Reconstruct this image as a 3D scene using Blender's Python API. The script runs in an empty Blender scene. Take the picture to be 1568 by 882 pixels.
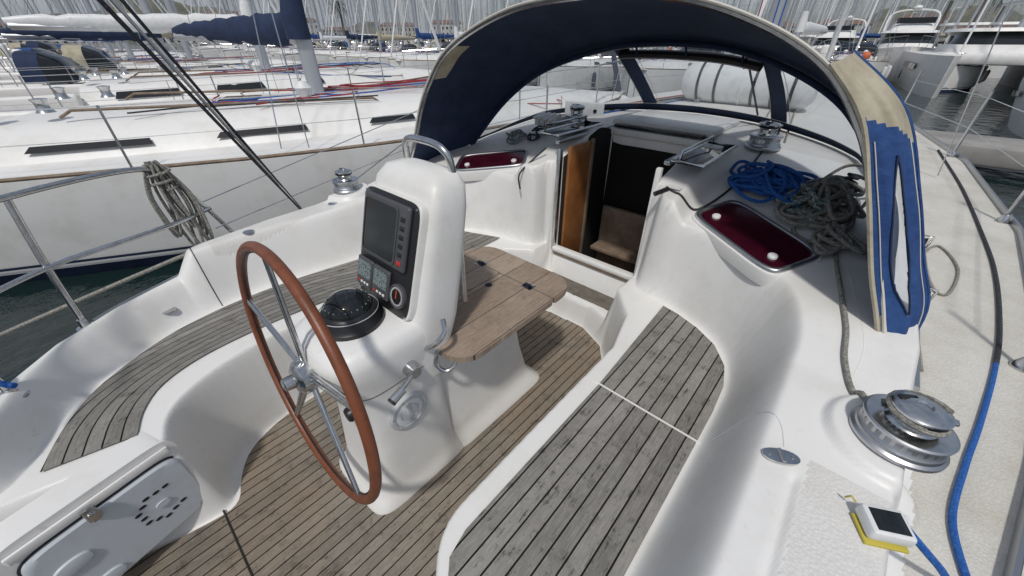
import bpy, math, random
import numpy as np
from mathutils import Vector, Matrix
random.seed(7); rng=np.random.default_rng(5)
sc=bpy.context.scene
XC=-1.12
# ------------------------------------------------------------------ materials
def mat(name,col,rough=.5,metal=0.,spec=.5,noise=None,bump=None,coat=0.,speck=None):
    """noise=(scale,col2,lo,hi) ; bump=(scale,strength,dist)"""
    m=bpy.data.materials.new(name);m.use_nodes=True;nt=m.node_tree;b=nt.nodes['Principled BSDF']
    b.inputs['Base Color'].default_value=(*col,1);b.inputs['Roughness'].default_value=rough;b.inputs['Metallic'].default_value=metal
    b.inputs['Specular IOR Level'].default_value=spec;b.inputs['Coat Weight'].default_value=coat
    tc=nt.nodes.new('ShaderNodeTexCoord');last=None
    if noise:
        n=nt.nodes.new('ShaderNodeTexNoise');n.inputs['Scale'].default_value=noise[0];n.inputs['Detail'].default_value=8;n.inputs['Roughness'].default_value=.65
        nt.links.new(tc.outputs['Object'],n.inputs['Vector'])
        r=nt.nodes.new('ShaderNodeMapRange');r.inputs[1].default_value=noise[2];r.inputs[2].default_value=noise[3]
        nt.links.new(n.outputs[0],r.inputs[0])
        mx=nt.nodes.new('ShaderNodeMix');mx.data_type='RGBA';mx.inputs[6].default_value=(*col,1);mx.inputs[7].default_value=(*noise[1],1)
        nt.links.new(r.outputs[0],mx.inputs[0]);nt.links.new(mx.outputs[2],b.inputs['Base Color']);last=mx
    if speck and last:
        n=nt.nodes.new('ShaderNodeTexNoise');n.inputs['Scale'].default_value=speck[0];n.inputs['Detail'].default_value=6;n.inputs['Roughness'].default_value=.8
        nt.links.new(tc.outputs['Object'],n.inputs['Vector'])
        r=nt.nodes.new('ShaderNodeMapRange');r.inputs[1].default_value=speck[2];r.inputs[2].default_value=speck[3];nt.links.new(n.outputs[0],r.inputs[0])
        mx=nt.nodes.new('ShaderNodeMix');mx.data_type='RGBA';mx.inputs[7].default_value=(*speck[1],1);nt.links.new(last.outputs[2],mx.inputs[6]);nt.links.new(r.outputs[0],mx.inputs[0]);nt.links.new(mx.outputs[2],b.inputs['Base Color'])
    if bump:
        n=nt.nodes.new('ShaderNodeTexNoise');n.inputs['Scale'].default_value=bump[0];n.inputs['Detail'].default_value=3
        nt.links.new(tc.outputs['Object'],n.inputs['Vector'])
        bp=nt.nodes.new('ShaderNodeBump');bp.inputs['Strength'].default_value=bump[1];bp.inputs['Distance'].default_value=bump[2]
        nt.links.new(n.outputs[0],bp.inputs['Height']);nt.links.new(bp.outputs[0],b.inputs['Normal'])
    return m
gel=mat('gelcoat_white',(.78,.775,.755),.42,noise=(2.6,(.65,.635,.59),.48,.78),bump=(160,.12,.002),speck=(26,(.47,.44,.38),.62,.80))
gelg=mat('gelcoat_grey_lid',(.55,.59,.63),.4,noise=(9,(.46,.48,.5),.5,.8))
steel=mat('stainless_steel',(.60,.61,.62),.2,1.,noise=(30,(.40,.40,.40),.45,.8))
alu=mat('anodised_aluminium',(.50,.51,.53),.38,1.)
alud=mat('mast_alloy',(.50,.52,.55),.45,.6)
black=mat('black_plastic',(.016,.016,.018),.38)
bezel=mat('dark_grey_plastic',(.07,.072,.078),.45)
rubber=mat('black_rubber',(.03,.03,.032),.7)
dark=mat('interior_shade_black',(.008,.007,.006),.9)  # near-black colour paints in the shade inside the companionway
leather=mat('brown_leather_rim',(.20,.062,.027),.42,noise=(25,(.13,.04,.016),.45,.7),bump=(260,.15,.002))
navy=mat('navy_canvas',(.011,.023,.062),.85,noise=(6,(.019,.04,.10),.4,.75),bump=(400,.3,.001))
blue=mat('blue_canvas',(.014,.052,.18),.85,noise=(5,(.025,.08,.24),.4,.7),bump=(14,.6,.03))  # brighter blue cloth for the side curtain and sail covers
khaki=mat('khaki_canvas',(.46,.42,.32),.9,noise=(7,(.33,.29,.21),.4,.7),bump=(12,.5,.02))
piping=mat('white_piping',(.6,.58,.52),.8)
ropew=mat('rope_grey',(.36,.35,.31),.9,noise=(120,(.16,.155,.14),.4,.6),bump=(220,.8,.004))
ropeb=mat('rope_blue',(.012,.085,.34),.85,noise=(130,(.03,.16,.48),.45,.65),bump=(220,.8,.004))
roped=mat('rope_dark',(.025,.027,.035),.85,noise=(110,(.09,.09,.1),.5,.65),bump=(220,.8,.004))
roper=mat('rope_red',(.30,.03,.04),.85)
ropet=mat('rope_teal',(.03,.11,.12),.85,noise=(90,(.36,.38,.36),.45,.55))
burg=mat('burgundy_blind',(.036,.003,.010),.12,noise=(5,(.06,.008,.016),.4,.7))
wood=mat('varnished_wood',(.36,.15,.05),.25,noise=(3,(.24,.09,.03),.4,.65))
yellow=mat('yellow_strap',(.5,.42,.06),.6)
whitep=mat('white_plastic',(.74,.75,.75),.4,noise=(15,(.55,.56,.55),.5,.8))
capw=mat('grey_white_cap',(.50,.52,.53),.4)
glassd=mat('dark_glass',(.012,.015,.018),.06)
screen=mat('lcd_screen',(.03,.035,.038),.10)
lcd=mat('lcd_grey',(.22,.27,.28),.25,noise=(160,(.05,.06,.06),.52,.56))
jolly=mat('concrete_quay',(.33,.32,.30),.9,noise=(1.5,(.22,.21,.2),.4,.7))
grat=mat('grey_grating',(.20,.18,.15),.8,noise=(20,(.12,.11,.09),.4,.7))
label=mat('label_paper',(.8,.8,.78),.5,noise=(90,(.35,.4,.5),.55,.62))
red=mat('red_plastic',(.5,.03,.02),.5)
orange=mat('orange_buoy',(.7,.13,.03),.6)

def deckmat(name,c0,c1,mul,bs):
    m=bpy.data.materials.new(name);m.use_nodes=True;nt=m.node_tree;b=nt.nodes['Principled BSDF'];b.inputs['Roughness'].default_value=.55
    tc=nt.nodes.new('ShaderNodeTexCoord');n=nt.nodes.new('ShaderNodeTexNoise');n.inputs['Scale'].default_value=3;n.inputs['Detail'].default_value=9;n.inputs['Roughness'].default_value=.7
    nt.links.new(tc.outputs['Object'],n.inputs[0])
    r=nt.nodes.new('ShaderNodeValToRGB');r.color_ramp.elements[0].color=(*c0,1);r.color_ramp.elements[0].position=.3;r.color_ramp.elements[1].color=(*c1,1);r.color_ramp.elements[1].position=.6
    nt.links.new(n.outputs[0],r.inputs[0])
    v=nt.nodes.new('ShaderNodeTexVoronoi');v.inputs['Scale'].default_value=130;nt.links.new(tc.outputs['Object'],v.inputs['Vector'])
    mm=nt.nodes.new('ShaderNodeMix');mm.data_type='RGBA';mm.blend_type='MULTIPLY';mm.inputs[0].default_value=mul
    rr=nt.nodes.new('ShaderNodeMapRange');rr.inputs[1].default_value=0;rr.inputs[2].default_value=.6;rr.inputs[3].default_value=1;rr.inputs[4].default_value=.55
    nt.links.new(v.outputs[0],rr.inputs[0]);nt.links.new(r.outputs[0],mm.inputs[6]);nt.links.new(rr.outputs[0],mm.inputs[7]);nt.links.new(mm.outputs[2],b.inputs['Base Color'])
    bp=nt.nodes.new('ShaderNodeBump');bp.inputs['Strength'].default_value=bs;bp.inputs['Distance'].default_value=.003;bp.invert=True
    nt.links.new(v.outputs[0],bp.inputs['Height']);nt.links.new(bp.outputs[0],b.inputs['Normal'])
    return m
nonskid=deckmat('nonskid_deck',(.58,.55,.47),(.72,.70,.64),.35,.5)
nonskid2=deckmat('nonskid_coaming',(.68,.66,.62),(.77,.76,.735),.22,.4)
def teakmat(name,c1,c2,c3,pitch=.05,seam=.006,seamcol=(.012,.011,.01),dirt=.5,brown=None):
    m=bpy.data.materials.new(name);m.use_nodes=True;nt=m.node_tree;N=nt.nodes;L=nt.links;b=N['Principled BSDF'];b.inputs['Roughness'].default_value=.85;b.inputs['Specular IOR Level'].default_value=.2
    uv=N.new('ShaderNodeUVMap');uv.uv_map='UVMap';sp=N.new('ShaderNodeSeparateXYZ');L.new(uv.outputs[0],sp.inputs[0])
    def M(op,a,bb=None,cl=False):
        q=N.new('ShaderNodeMath');q.operation=op;q.use_clamp=cl
        for i,s in enumerate((a,bb)):
            if s is None: continue
            if isinstance(s,(int,float)): q.inputs[i].default_value=s
            else: L.new(s,q.inputs[i])
        return q.outputs[0]
    def MR(x,a,b_,c=0.,d_=1.):
        q=N.new('ShaderNodeMapRange');q.inputs[1].default_value=a;q.inputs[2].default_value=b_;q.inputs[3].default_value=c;q.inputs[4].default_value=d_;L.new(x,q.inputs[0]);return q.outputs[0]
    def NZ(vec,s,d_=7,r=.7):
        q=N.new('ShaderNodeTexNoise');q.inputs['Scale'].default_value=s;q.inputs['Detail'].default_value=d_;q.inputs['Roughness'].default_value=r;L.new(vec,q.inputs[0]);return q.outputs[0]
    def MX(f,a,b_):
        q=N.new('ShaderNodeMix');q.data_type='RGBA';L.new(f,q.inputs[0])
        for i,s in((6,a),(7,b_)):
            if isinstance(s,tuple): q.inputs[i].default_value=(*s,1)
            else: L.new(s,q.inputs[i])
        return q.outputs[2]
    d=M('DIVIDE',sp.outputs[0],pitch);fr=M('FRACT',d);fl=M('FLOOR',d)
    se=M('LESS_THAN',fr,seam/pitch)
    wn=N.new('ShaderNodeTexWhiteNoise');wn.noise_dimensions='1D';L.new(fl,wn.inputs['W'])
    cb=N.new('ShaderNodeCombineXYZ');L.new(M('MULTIPLY',sp.outputs[0],70.),cb.inputs[0]);L.new(M('ADD',M('MULTIPLY',sp.outputs[1],5.),M('MULTIPLY',wn.outputs[0],40.)),cb.inputs[1])
    gn=NZ(cb.outputs[0],1.6,9,.72);bn=NZ(uv.outputs[0],2.2)
    base=MX(MR(M('ADD',M('MULTIPLY',gn,.6),M('ADD',M('MULTIPLY',wn.outputs[0],.14),M('MULTIPLY',bn,.34))),.40,.64),c1,c2)
    if brown: base=MX(M('MULTIPLY',MR(NZ(uv.outputs[0],1.1,5,.6),.42,.62),.8),base,brown)
    dn=NZ(uv.outputs[0],13,7,.8)
    base=MX(M('MULTIPLY',MR(M('ADD',M('MULTIPLY',dn,.5),M('MULTIPLY',gn,.5)),.52,.60),dirt),base,c3)
    ln=NZ(cb.outputs[0],3.3,4,.6);base=MX(MR(ln,.60,.70,0,.55),base,tuple(min(1,q*1.45) for q in c2))
    L.new(MX(se,base,seamcol),b.inputs['Base Color'])
    bp=N.new('ShaderNodeBump');bp.inputs['Strength'].default_value=.8;bp.inputs['Distance'].default_value=.003;L.new(M('SUBTRACT',gn,se),bp.inputs['Height']);L.new(bp.outputs[0],b.inputs['Normal'])
    return m
teak_seat=teakmat('teak_weathered_grey',(.155,.148,.134),(.32,.308,.285),(.042,.039,.035),.052,.0055,dirt=.85)
teak_sole=teakmat('teak_sole',(.15,.132,.108),(.30,.268,.222),(.045,.039,.032),.046,.0048,dirt=.75,brown=(.235,.175,.12))
teak_table=teakmat('teak_table',(.24,.18,.135),(.41,.335,.265),(.12,.085,.062),.155,.0035,(.08,.055,.04),dirt=.6)
teak_trim=mat('teak_trim',(.17,.12,.08),.7,noise=(8,(.26,.20,.15),.4,.65))

def vinylmat():
    m=bpy.data.materials.new('clear_vinyl');m.use_nodes=True;nt=m.node_tree;N=nt.nodes;L=nt.links
    N.remove(N['Principled BSDF']);out=N['Material Output']
    t=N.new('ShaderNodeBsdfTransparent');t.inputs[0].default_value=(.86,.89,.91,1);g=N.new('ShaderNodeBsdfGlossy');g.inputs['Roughness'].default_value=.05
    d=N.new('ShaderNodeBsdfDiffuse');d.inputs[0].default_value=(.55,.58,.60,1)
    tc=N.new('ShaderNodeTexCoord');n=N.new('ShaderNodeTexNoise');n.inputs['Scale'].default_value=4.5;n.inputs['Detail'].default_value=3;L.new(tc.outputs['Object'],n.inputs[0]);bp=N.new('ShaderNodeBump');bp.inputs['Strength'].default_value=.5;bp.inputs['Distance'].default_value=.02;L.new(n.outputs[0],bp.inputs['Height']);L.new(bp.outputs[0],g.inputs['Normal'])
    a=N.new('ShaderNodeMixShader');a.inputs[0].default_value=.10;L.new(t.outputs[0],a.inputs[1]);L.new(d.outputs[0],a.inputs[2])
    c=N.new('ShaderNodeMixShader');c.inputs[0].default_value=.12;L.new(a.outputs[0],c.inputs[1]);L.new(g.outputs[0],c.inputs[2]);L.new(c.outputs[0],out.inputs[0])
    return m
vinyl=vinylmat()

# ------------------------------------------------------------------ mesh builder
def catmull(P,n=8,closed=False):
    P=[Vector(p) for p in P];out=[];N=len(P)
    if N<3: return P
    rngi=range(N if closed else N-1)
    for i in rngi:
        if closed: p0,p1,p2,p3=P[(i-1)%N],P[i],P[(i+1)%N],P[(i+2)%N]
        else: p0=P[max(i-1,0)];p1=P[i];p2=P[i+1];p3=P[min(i+2,N-1)]
        for k in range(n):
            t=k/n;out.append(.5*((2*p1)+(p2-p0)*t+(2*p0-5*p1+4*p2-p3)*t*t+(3*p1-p0-3*p2+p3)*t**3))
    if not closed: out.append(P[-1])
    return out
class MB:
    def __init__(s): s.v=[];s.f=[];s.m=[];s.mats=[];s.uv={}
    def mi(s,m):
        if m not in s.mats: s.mats.append(m)
        return s.mats.index(m)
    def add(s,V,F,m,M=None):
        o=len(s.v);k=s.mi(m)
        for p in V:
            p=Vector(p)
            if M is not None:p=M@p
            s.v.append(tuple(p))
        for f in F: s.f.append(tuple(i+o for i in f));s.m.append(k)
    def rings(s,R,m,closed=True,cap0=True,cap1=True,M=None):
        n=len(R[0]);V=[p for r in R for p in r];F=[]
        for i in range(len(R)-1):
            for j in range(n if closed else n-1):
                a=i*n+j;b=i*n+(j+1)%n;F.append((a,b,b+n,a+n))
        if cap0:F.append(tuple(range(n))[::-1])
        if cap1:F.append(tuple(range((len(R)-1)*n,len(R)*n)))
        s.add(V,F,m,M)
    def tube(s,P,r,m,n=8,closed=False,M=None,rad=None):
        P=[Vector(p) for p in P];N=len(P);R=[]
        T=[]
        for i in range(N):
            a=P[(i-1)%N] if (closed or i>0) else P[i];b=P[(i+1)%N] if (closed or i<N-1) else P[i]
            t=(b-a);T.append(t.normalized() if t.length>1e-9 else Vector((0,0,1)))
        up=Vector((0,0,1)) if abs(T[0].z)<.9 else Vector((1,0,0))
        x=T[0].cross(up).normalized()
        for i in range(N):
            x=(x-T[i]*x.dot(T[i]));x=x.normalized() if x.length>1e-6 else T[i].orthogonal().normalized()
            y=T[i].cross(x);rr=rad[i] if rad else r
            R.append([P[i]+(x*math.cos(2*math.pi*k/n)+y*math.sin(2*math.pi*k/n))*rr for k in range(n)])
        if closed: R.append(R[0]);
        s.rings(R,m,True,not closed,not closed,M)
    def lathe(s,prof,m,n=32,M=None,cap0=True,cap1=True):
        s.rings([[(r*math.cos(2*math.pi*k/n),r*math.sin(2*math.pi*k/n),z) for k in range(n)] for r,z in prof],m,True,cap0,cap1,M)
    def box(s,c,d,m,M=None,bev=.0):
        x,y,z=[q/2 for q in d];b=min(bev,x*.9,y*.9,z*.9)
        if b<=0:
            V=[(sx*x,sy*y,sz*z) for sz in(-1,1) for sx,sy in((-1,-1),(1,-1),(1,1),(-1,1))]
            F=[(3,2,1,0),(4,5,6,7),(0,1,5,4),(1,2,6,5),(2,3,7,6),(3,0,4,7)]
            T=Matrix.Translation(c);s.add(V,F,m,(M@T) if M is not None else T);return
        def ring(e,z0):
            o=[];
            for sx,sy,a0 in((1,1,0),(-1,1,90),(-1,-1,180),(1,-1,270)):
                for k in range(4):
                    a=math.radians(a0+k*30);o.append((sx*(x-b)+ (b-e)*math.cos(a),sy*(y-b)+(b-e)*math.sin(a),z0))
            return o
        R=[ring(b*.95,-z),ring(b*.3,-z+b*.3),ring(0,-z+b),ring(0,z-b),ring(b*.3,z-b*.3),ring(b*.95,z)]
        T=Matrix.Translation(c);s.rings(R,m,True,True,True,(M@T) if M is not None else T)
    def obj(s,name,parent=None,ang=40,loc=None):
        me=bpy.data.meshes.new(name);me.from_pydata(s.v,[],s.f);me.update()
        for m in s.mats: me.materials.append(m)
        me.polygons.foreach_set('material_index',s.m)
        me.polygons.foreach_set('use_smooth',[True]*len(s.f));me.set_sharp_from_angle(angle=math.radians(ang))
        o=bpy.data.objects.new(name,me);sc.collection.objects.link(o)
        if parent:o.parent=parent
        if loc:o.location=loc
        return o
def empty(name):
    o=bpy.data.objects.new(name,None);o.empty_display_size=.1;sc.collection.objects.link(o);return o
def T(x,y,z,rz=0,rx=0,ry=0): return Matrix.Translation((x,y,z))@Matrix.Rotation(rz,4,'Z')@Matrix.Rotation(ry,4,'Y')@Matrix.Rotation(rx,4,'X')
def sring(cx,cy,hx,hy,z,e=4,n=48):
    o=[]
    for k in range(n):
        a=2*math.pi*k/n;c,s_=math.cos(a),math.sin(a)
        o.append((cx+hx*math.copysign(abs(c)**(2/e),c),cy+hy*math.copysign(abs(s_)**(2/e),s_),z))
    return o
# ------------------------------------------------------------------ deck height function
def ss(x,a,b):
    t=np.clip((x-a)/(b-a),0,1);return t*t*(3-2*t)
def chaikin(P,it=2):
    P=np.array(P,float)
    for _ in range(it):
        Q=np.roll(P,-1,0);P=np.stack([.75*P+.25*Q,.25*P+.75*Q],1).reshape(-1,2)
    return P
def sdf(poly,X,Y):
    d=np.full(X.shape,1e9);ins=np.zeros(X.shape,bool);n=len(poly)
    for i in range(n):
        ax,ay=poly[i];bx,by=poly[(i+1)%n];ex,ey=bx-ax,by-ay
        wx,wy=X-ax,Y-ay;t=np.clip((wx*ex+wy*ey)/(ex*ex+ey*ey+1e-12),0,1)
        d=np.minimum(d,(wx-ex*t)**2+(wy-ey*t)**2)
        c=(ay>Y)!=(by>Y)
        if abs(ey)>1e-12: ins^=c&(X<ex*(Y-ay)/ey+ax)
    return np.where(ins,-1,1)*np.sqrt(d)
GY=[-.78,-.7,-.58,-.42,-.2,.1,.4,1,1.6,2.5,4,6,8,9.5,10.4,10.9];GU=[.55,.78,1.0,1.2,1.36,1.5,1.62,1.8,1.93,2.06,2.16,2.0,1.5,.95,.45,.02]
def G(Y): return np.interp(Y,GY,GU)
S_=[(.02,-1.5),(.02,1.3),(.0,1.5),(-.08,1.68),(-.25,1.80),(-.45,1.87),(-.66,1.89),(-.715,1.95),(-.73,2.045),
    (-1.48,2.045),(-1.495,1.95),(-1.54,1.89),(-1.8,1.89),(-2.0,1.84),(-2.17,1.72),(-2.26,1.55),(-2.30,1.3),(-2.34,.9),(-2.40,.55),(-2.41,.25),(-2.33,-.12),(-2.13,-.40),(-1.93,-.53),(-1.70,-.62),(-1.66,-.75),(-1.66,-1.5)]
S_=chaikin(S_,2)
F_=[(-.32,-1.5),(-.32,-.12),(-.40,.10),(-.55,.24),(-.56,.45),(-.56,1.86),(-1.68,1.86),(-1.68,1.0),(-1.78,.8),(-1.83,.5),(-1.83,.2),(-1.79,.02),(-1.72,-.12),(-1.64,-.19),(-1.52,-.215),(-1.495,-.235),(-1.50,-.30),(-1.61,-.72),(-1.65,-1.5)]
F_=chaikin(F_,2)
ZS=.455
def rect(X,Y,x0,x1,y0,y1,w):
    return ss(X,x0-w,x0)*(1-ss(X,x1,x1+w))*ss(Y,y0-w,y0)*(1-ss(Y,y1,y1+w))
PX0,PX1=-1.42,-.78
def zfun(X,Y):
    X=np.asarray(X,float);Y=np.asarray(Y,float)
    u=np.abs(X-XC)
    zd=.57+.26*(np.clip(Y,0,12)/10.9)**2
    g=G(Y)
    Uc=np.minimum(np.interp(Y,[.05,.2,.6,1.6,2.5,4,6,7,7.9],[1.44,1.48,1.54,1.58,1.5,1.4,1.15,.92,.6]),g-.06)
    zc=np.interp(Y,[-1,.06,.15,.9,1.3,1.7,2.0,2.4,3,5,6,7,7.6,8],[.62,.63,.745,.765,.80,.87,.92,.99,1.07,1.08,1.06,.98,.86,.5])
    zc=zc+.11*np.clip(1-(u/1.45)**2,0,1)*ss(Y,1.8,3)*(1-ss(Y,6.6,7.8))
    zc=zc+.10*rect(u,Y,.32,.50,1.7,2.75,.10)*(1-ss(Y,2.5,2.8))
    zc=np.maximum(zc,zd)
    w=np.interp(Y,[0,2,3],[.05,.09,.2])
    z=zd+(zc-zd)*ss(Uc-u,-w*.3,w*.9)
    r=np.hypot(u-1.48,Y-1.14);z=z+.026*(1-ss(r,.135,.155))
    # shallow moulded step ahead of the winch and locker lid joint
    dS0=-sdf(S_,X,Y)
    z=z-.010*(ss(-dS0,.155,.165)-ss(-dS0,.175,.185))*ss(Y,.2,.25)*(1-ss(Y,.86,.9))*(X>XC)
    dS=dS0;wS=np.interp(u,[.4,.8,1.1],[.03,.09,.15])*np.interp(Y,[-.5,0,.3],[.8,1,1])
    tS=ss(dS,-wS*.62,wS*.38)
    z=z+(ZS-z)*tS
    t=rect(X,Y,-1.44,-.78,1.80,2.06,.012);z=z+(.20-z)*t
    dF=-sdf(F_,X,Y);wF=np.where(X<XC,.075,.055)
    z=z+(0.-z)*ss(dF,-wF*.5,wF*.5)*np.where(Y>1.865,0,1)
    tt=rect(X,Y,-1.44,-.78,1.87,2.045,.012);z=z+(.20-z)*tt
    t=rect(X,Y,PX0,PX1,2.035,2.10,.012);z=z+(.40-z)*t
    t=rect(X,Y,PX0,PX1,2.10,2.72,.012);z=z+(-.9-z)*t
    return z
def zat(x,y): return float(zfun(np.array([x]),np.array([y]))[0])
ys=np.concatenate([np.arange(-.78,3.0,.0085),np.arange(3.0,10.9,.05),[10.9]])
sv=np.linspace(-1,1,480)
YY,SV=np.meshgrid(ys,sv,indexing='ij');XX=XC+SV*G(YY);ZZ=zfun(XX,YY)
def gridmesh(name,X,Y,Z,mats,midx,parent):
    nr,nc=X.shape;me=bpy.data.meshes.new(name);me.vertices.add(nr*nc)
    me.vertices.foreach_set('co',np.stack([X,Y,Z],-1).astype(np.float32).ravel())
    i=np.arange(nr*nc).reshape(nr,nc);q=np.stack([i[:-1,:-1],i[:-1,1:],i[1:,1:],i[1:,:-1]],-1).reshape(-1,4)
    me.loops.add(q.size);me.loops.foreach_set('vertex_index',q.ravel().astype(np.int32))
    me.polygons.add(len(q));me.polygons.foreach_set('loop_start',np.arange(0,q.size,4,dtype=np.int32));me.polygons.foreach_set('loop_total',np.full(len(q),4,np.int32))
    me.polygons.foreach_set('material_index',midx.ravel().astype(np.int32));me.polygons.foreach_set('use_smooth',np.ones(len(q),bool))
    for m in mats: me.materials.append(m)
    me.update(calc_edges=True);me.validate()
    o=bpy.data.objects.new(name,me);sc.collection.objects.link(o);o.parent=parent;return o
yacht=empty('sailing_yacht_cockpit')
cx=.5*(XX[:-1,:-1]+XX[1:,1:]);cy=.5*(YY[:-1,:-1]+YY[1:,1:]);cu=np.abs(cx-XC);cz=.25*(ZZ[:-1,:-1]+ZZ[1:,1:]+ZZ[1:,:-1]+ZZ[:-1,1:])
Uc=np.minimum(np.interp(cy,[.05,.2,.6,1.6,2.5,4,6,7,7.9],[1.44,1.48,1.54,1.58,1.5,1.4,1.15,.92,.6]),G(cy)-.06)
mi=np.zeros(cx.shape,int);mi[(cu>Uc+.05)&(cy>.4)]=1
mi[(cu<1.50)&(cu>1.33)&(cy>.25)&(cy<.95)]=3
mi[(cy>2.9)&(cy<7)&(cu<Uc-.25)]=3
inn=(cx>PX0-.025)&(cx<PX1+.025)&(cy>2.09)&(cy<2.755)&(cz<.98)&~((cy<2.105)&(cz>.3));mi[inn]=2  # pit faces get the painted cabin shade
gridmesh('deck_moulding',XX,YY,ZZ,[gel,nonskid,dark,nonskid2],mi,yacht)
b=MB()
for sg in(-1,1):
    R=[]
    for y in ys[::4].tolist()+[10.9]:
        g=float(G(y));zd=.57+.26*(max(y,0)/10.9)**2
        R.append([(XC+sg*q,y,z) for q,z in [(g,zd),(g+.012,zd-.05),(g,.2),(g*.96,-.2),(g*.86,-.62),(g*.5,-.9)]])
    b.rings(R,gel,False,False,False)
b.obj('hull_topsides',yacht)
b=MB();b.box((XC,-.80,-.45),(1.1,.03,.9),gel);b.obj('transom',yacht)
for sgn,nm in((-1,'port'),(1,'starboard')):
    b=MB();R=[]
    for y in np.arange(-.3,10.8,.08):
        g=float(G(y))-.03;zd=.57+.26*(max(y,0)/10.9)**2;x=XC+sgn*g
        R.append([(x-.004,y,zd),(x-.004,y,zd+.038),(x+.006,y,zd+.042),(x+.01,y,zd+.038),(x+.01,y,zd),(x+.03,y,zd-.01)])
    b.rings(R,alu,False,False,False)
    b.obj('toe_rail_'+nm,yacht)
# ------------------------------------------------------------------ teak
def sheet(name,polys,z,material,parent,th=.008,uvrot=0):
    me=bpy.data.meshes.new(name);V=[];F=[]
    for P in polys:
        o=len(V);n=len(P);V+= [(x,y,z) for x,y in P]+[(x,y,z-th) for x,y in P]
        A=sum(P[i][0]*P[(i+1)%n][1]-P[(i+1)%n][0]*P[i][1] for i in range(n))
        idx=list(range(n)) if A>0 else list(range(n))[::-1]
        F.append(tuple(o+i for i in idx))
        for i in range(n):
            a,c=idx[i],idx[(i+1)%n];F.append((o+c,o+a,o+a+n,o+c+n))
    me.from_pydata(V,[],F);me.update();uv=me.uv_layers.new(name='UVMap')
    for l in me.loops:
        v=me.vertices[l.vertex_index].co;uv.data[l.index].uv=(v.x+7,v.y+3) if not uvrot else (v.y+3,v.x+7)
    me.materials.append(material);o=bpy.data.objects.new(name,me);sc.collection.objects.link(o);o.parent=parent;return o
def strip(name,A,B,z,material,parent,n=60):
    A=catmull([(*p,0) for p in A],10);B=catmull([(*p,0) for p in B],10)
    def res(P):
        L=[0]
        for i in range(1,len(P)):L.append(L[-1]+(P[i]-P[i-1]).length)
        q=np.linspace(0,L[-1],n);return np.stack([np.interp(q,L,[p.x for p in P]),np.interp(q,L,[p.y for p in P])],1),L[-1]
    a,la=res(A);c,lc=res(B);m=14;V=[];uvs=[];F=[]
    for i in range(n):
        wd=np.hypot(*(a[i]-c[i]))
        for j in range(m):
            t=j/(m-1);p=a[i]*(1-t)+c[i]*t;V.append((p[0],p[1],z));uvs.append((wd*t+5,i/n*(la+lc)/2))
    for i in range(n-1):
        for j in range(m-1):
            k=i*m+j;F.append((k,k+1,k+m+1,k+m))
    me=bpy.data.meshes.new(name);me.from_pydata(V,[],F);me.update();uv=me.uv_layers.new(name='UVMap')
    for l in me.loops: uv.data[l.index].uv=uvs[l.vertex_index]
    me.materials.append(material);o=bpy.data.objects.new(name,me);sc.collection.objects.link(o);o.parent=parent
    if me.polygons[0].normal.z<0: me.flip_normals()
    return o
sole=chaikin([(-.40,-.78),(-.37,-.12),(-.455,.09),(-.595,.23),(-.605,.45),(-.605,1.84),(-1.62,1.84),(-1.62,.98),(-1.735,.78),(-1.785,.5),(-1.785,.2),(-1.745,.04),(-1.68,-.075),(-1.56,-.145),(-1.44,-.18),(-1.44,-.28),(-1.555,-.72),(-1.56,-.78)],2)
sheet('teak_sole',[sole.tolist()],.009,teak_sole,yacht)
zt=ZS+.006
sheet('teak_seat_starboard',[[(-.46,.30),(-.46,1.07),(-.045,1.07),(-.045,-.3),(-.25,-.3),(-.25,-.1),(-.32,.10),(-.44,.22)],
  [(-.46,1.085),(-.475,1.45),(-.49,1.81),(-.40,1.79),(-.28,1.74),(-.17,1.665),(-.09,1.55),(-.055,1.42),(-.045,1.25),(-.045,1.085)]],zt,teak_seat,yacht)
strip('teak_seat_port',[(-1.62,-.31),(-1.75,-.27),(-1.86,-.19),(-1.93,-.04),(-1.955,.18),(-1.95,.45),(-1.90,.78),(-1.80,1.0),(-1.76,1.4),(-1.76,1.82)],
   [(-1.68,-.56),(-1.87,-.49),(-2.05,-.37),(-2.22,-.13),(-2.29,.1),(-2.31,.35),(-2.29,.65),(-2.24,.98),(-2.2,1.4),(-2.08,1.70)],zt+.002,teak_seat,yacht)
b=MB();b.tube([(-1.46,-.24,.0105),(-1.0,-.24,.0105),(-.38,-.24,.0105)],.004,black,4)
b.tube([(-.50,1.078,ZS+.000),(-.03,1.078,ZS+.000)],.0035,gel,6)
b.obj('deck_seams',yacht)
b=MB()
for i in range(9): b.box((-1.12,1.895+i*.017,.212),(.56,.009,.016),grat,bev=.003)
for x in(-1.39,-1.12,-.85): b.box((x,1.963,.209),(.018,.15,.012),grat)
b.obj('step_grating',yacht)
b=MB()
for x in(PX0-.012,PX1+.012): b.box((x,2.055,.76),(.03,.035,.72),steel if x<-1 else gel,bev=.006)
b.box(((PX0+PX1)/2,2.05,.41),(PX1-PX0+.01,.06,.035),gel,bev=.01)
b.box(((PX0+PX1)/2,2.03,.385),(PX1-PX0-.02,.012,.02),teak_trim)
b.box((-1.10,2.73,1.13),(.72,.05,.05),gel,bev=.015)
b.obj('companionway_frame',yacht)
b=MB();b.box((-1.405,2.25,.62),(.02,.26,1.0),wood,bev=.004);b.box((-1.395,2.39,.62),(.024,.03,1.02),teak_trim,bev=.004)
b.box((-1.10,2.60,.15),(.5,.03,.9),teak_trim);
for z in(.0,-.3,.3): b.box((-1.10,2.5,z),(.46,.16,.03),teak_trim,bev=.006)
b.obj('wooden_companionway_steps',yacht)
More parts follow.
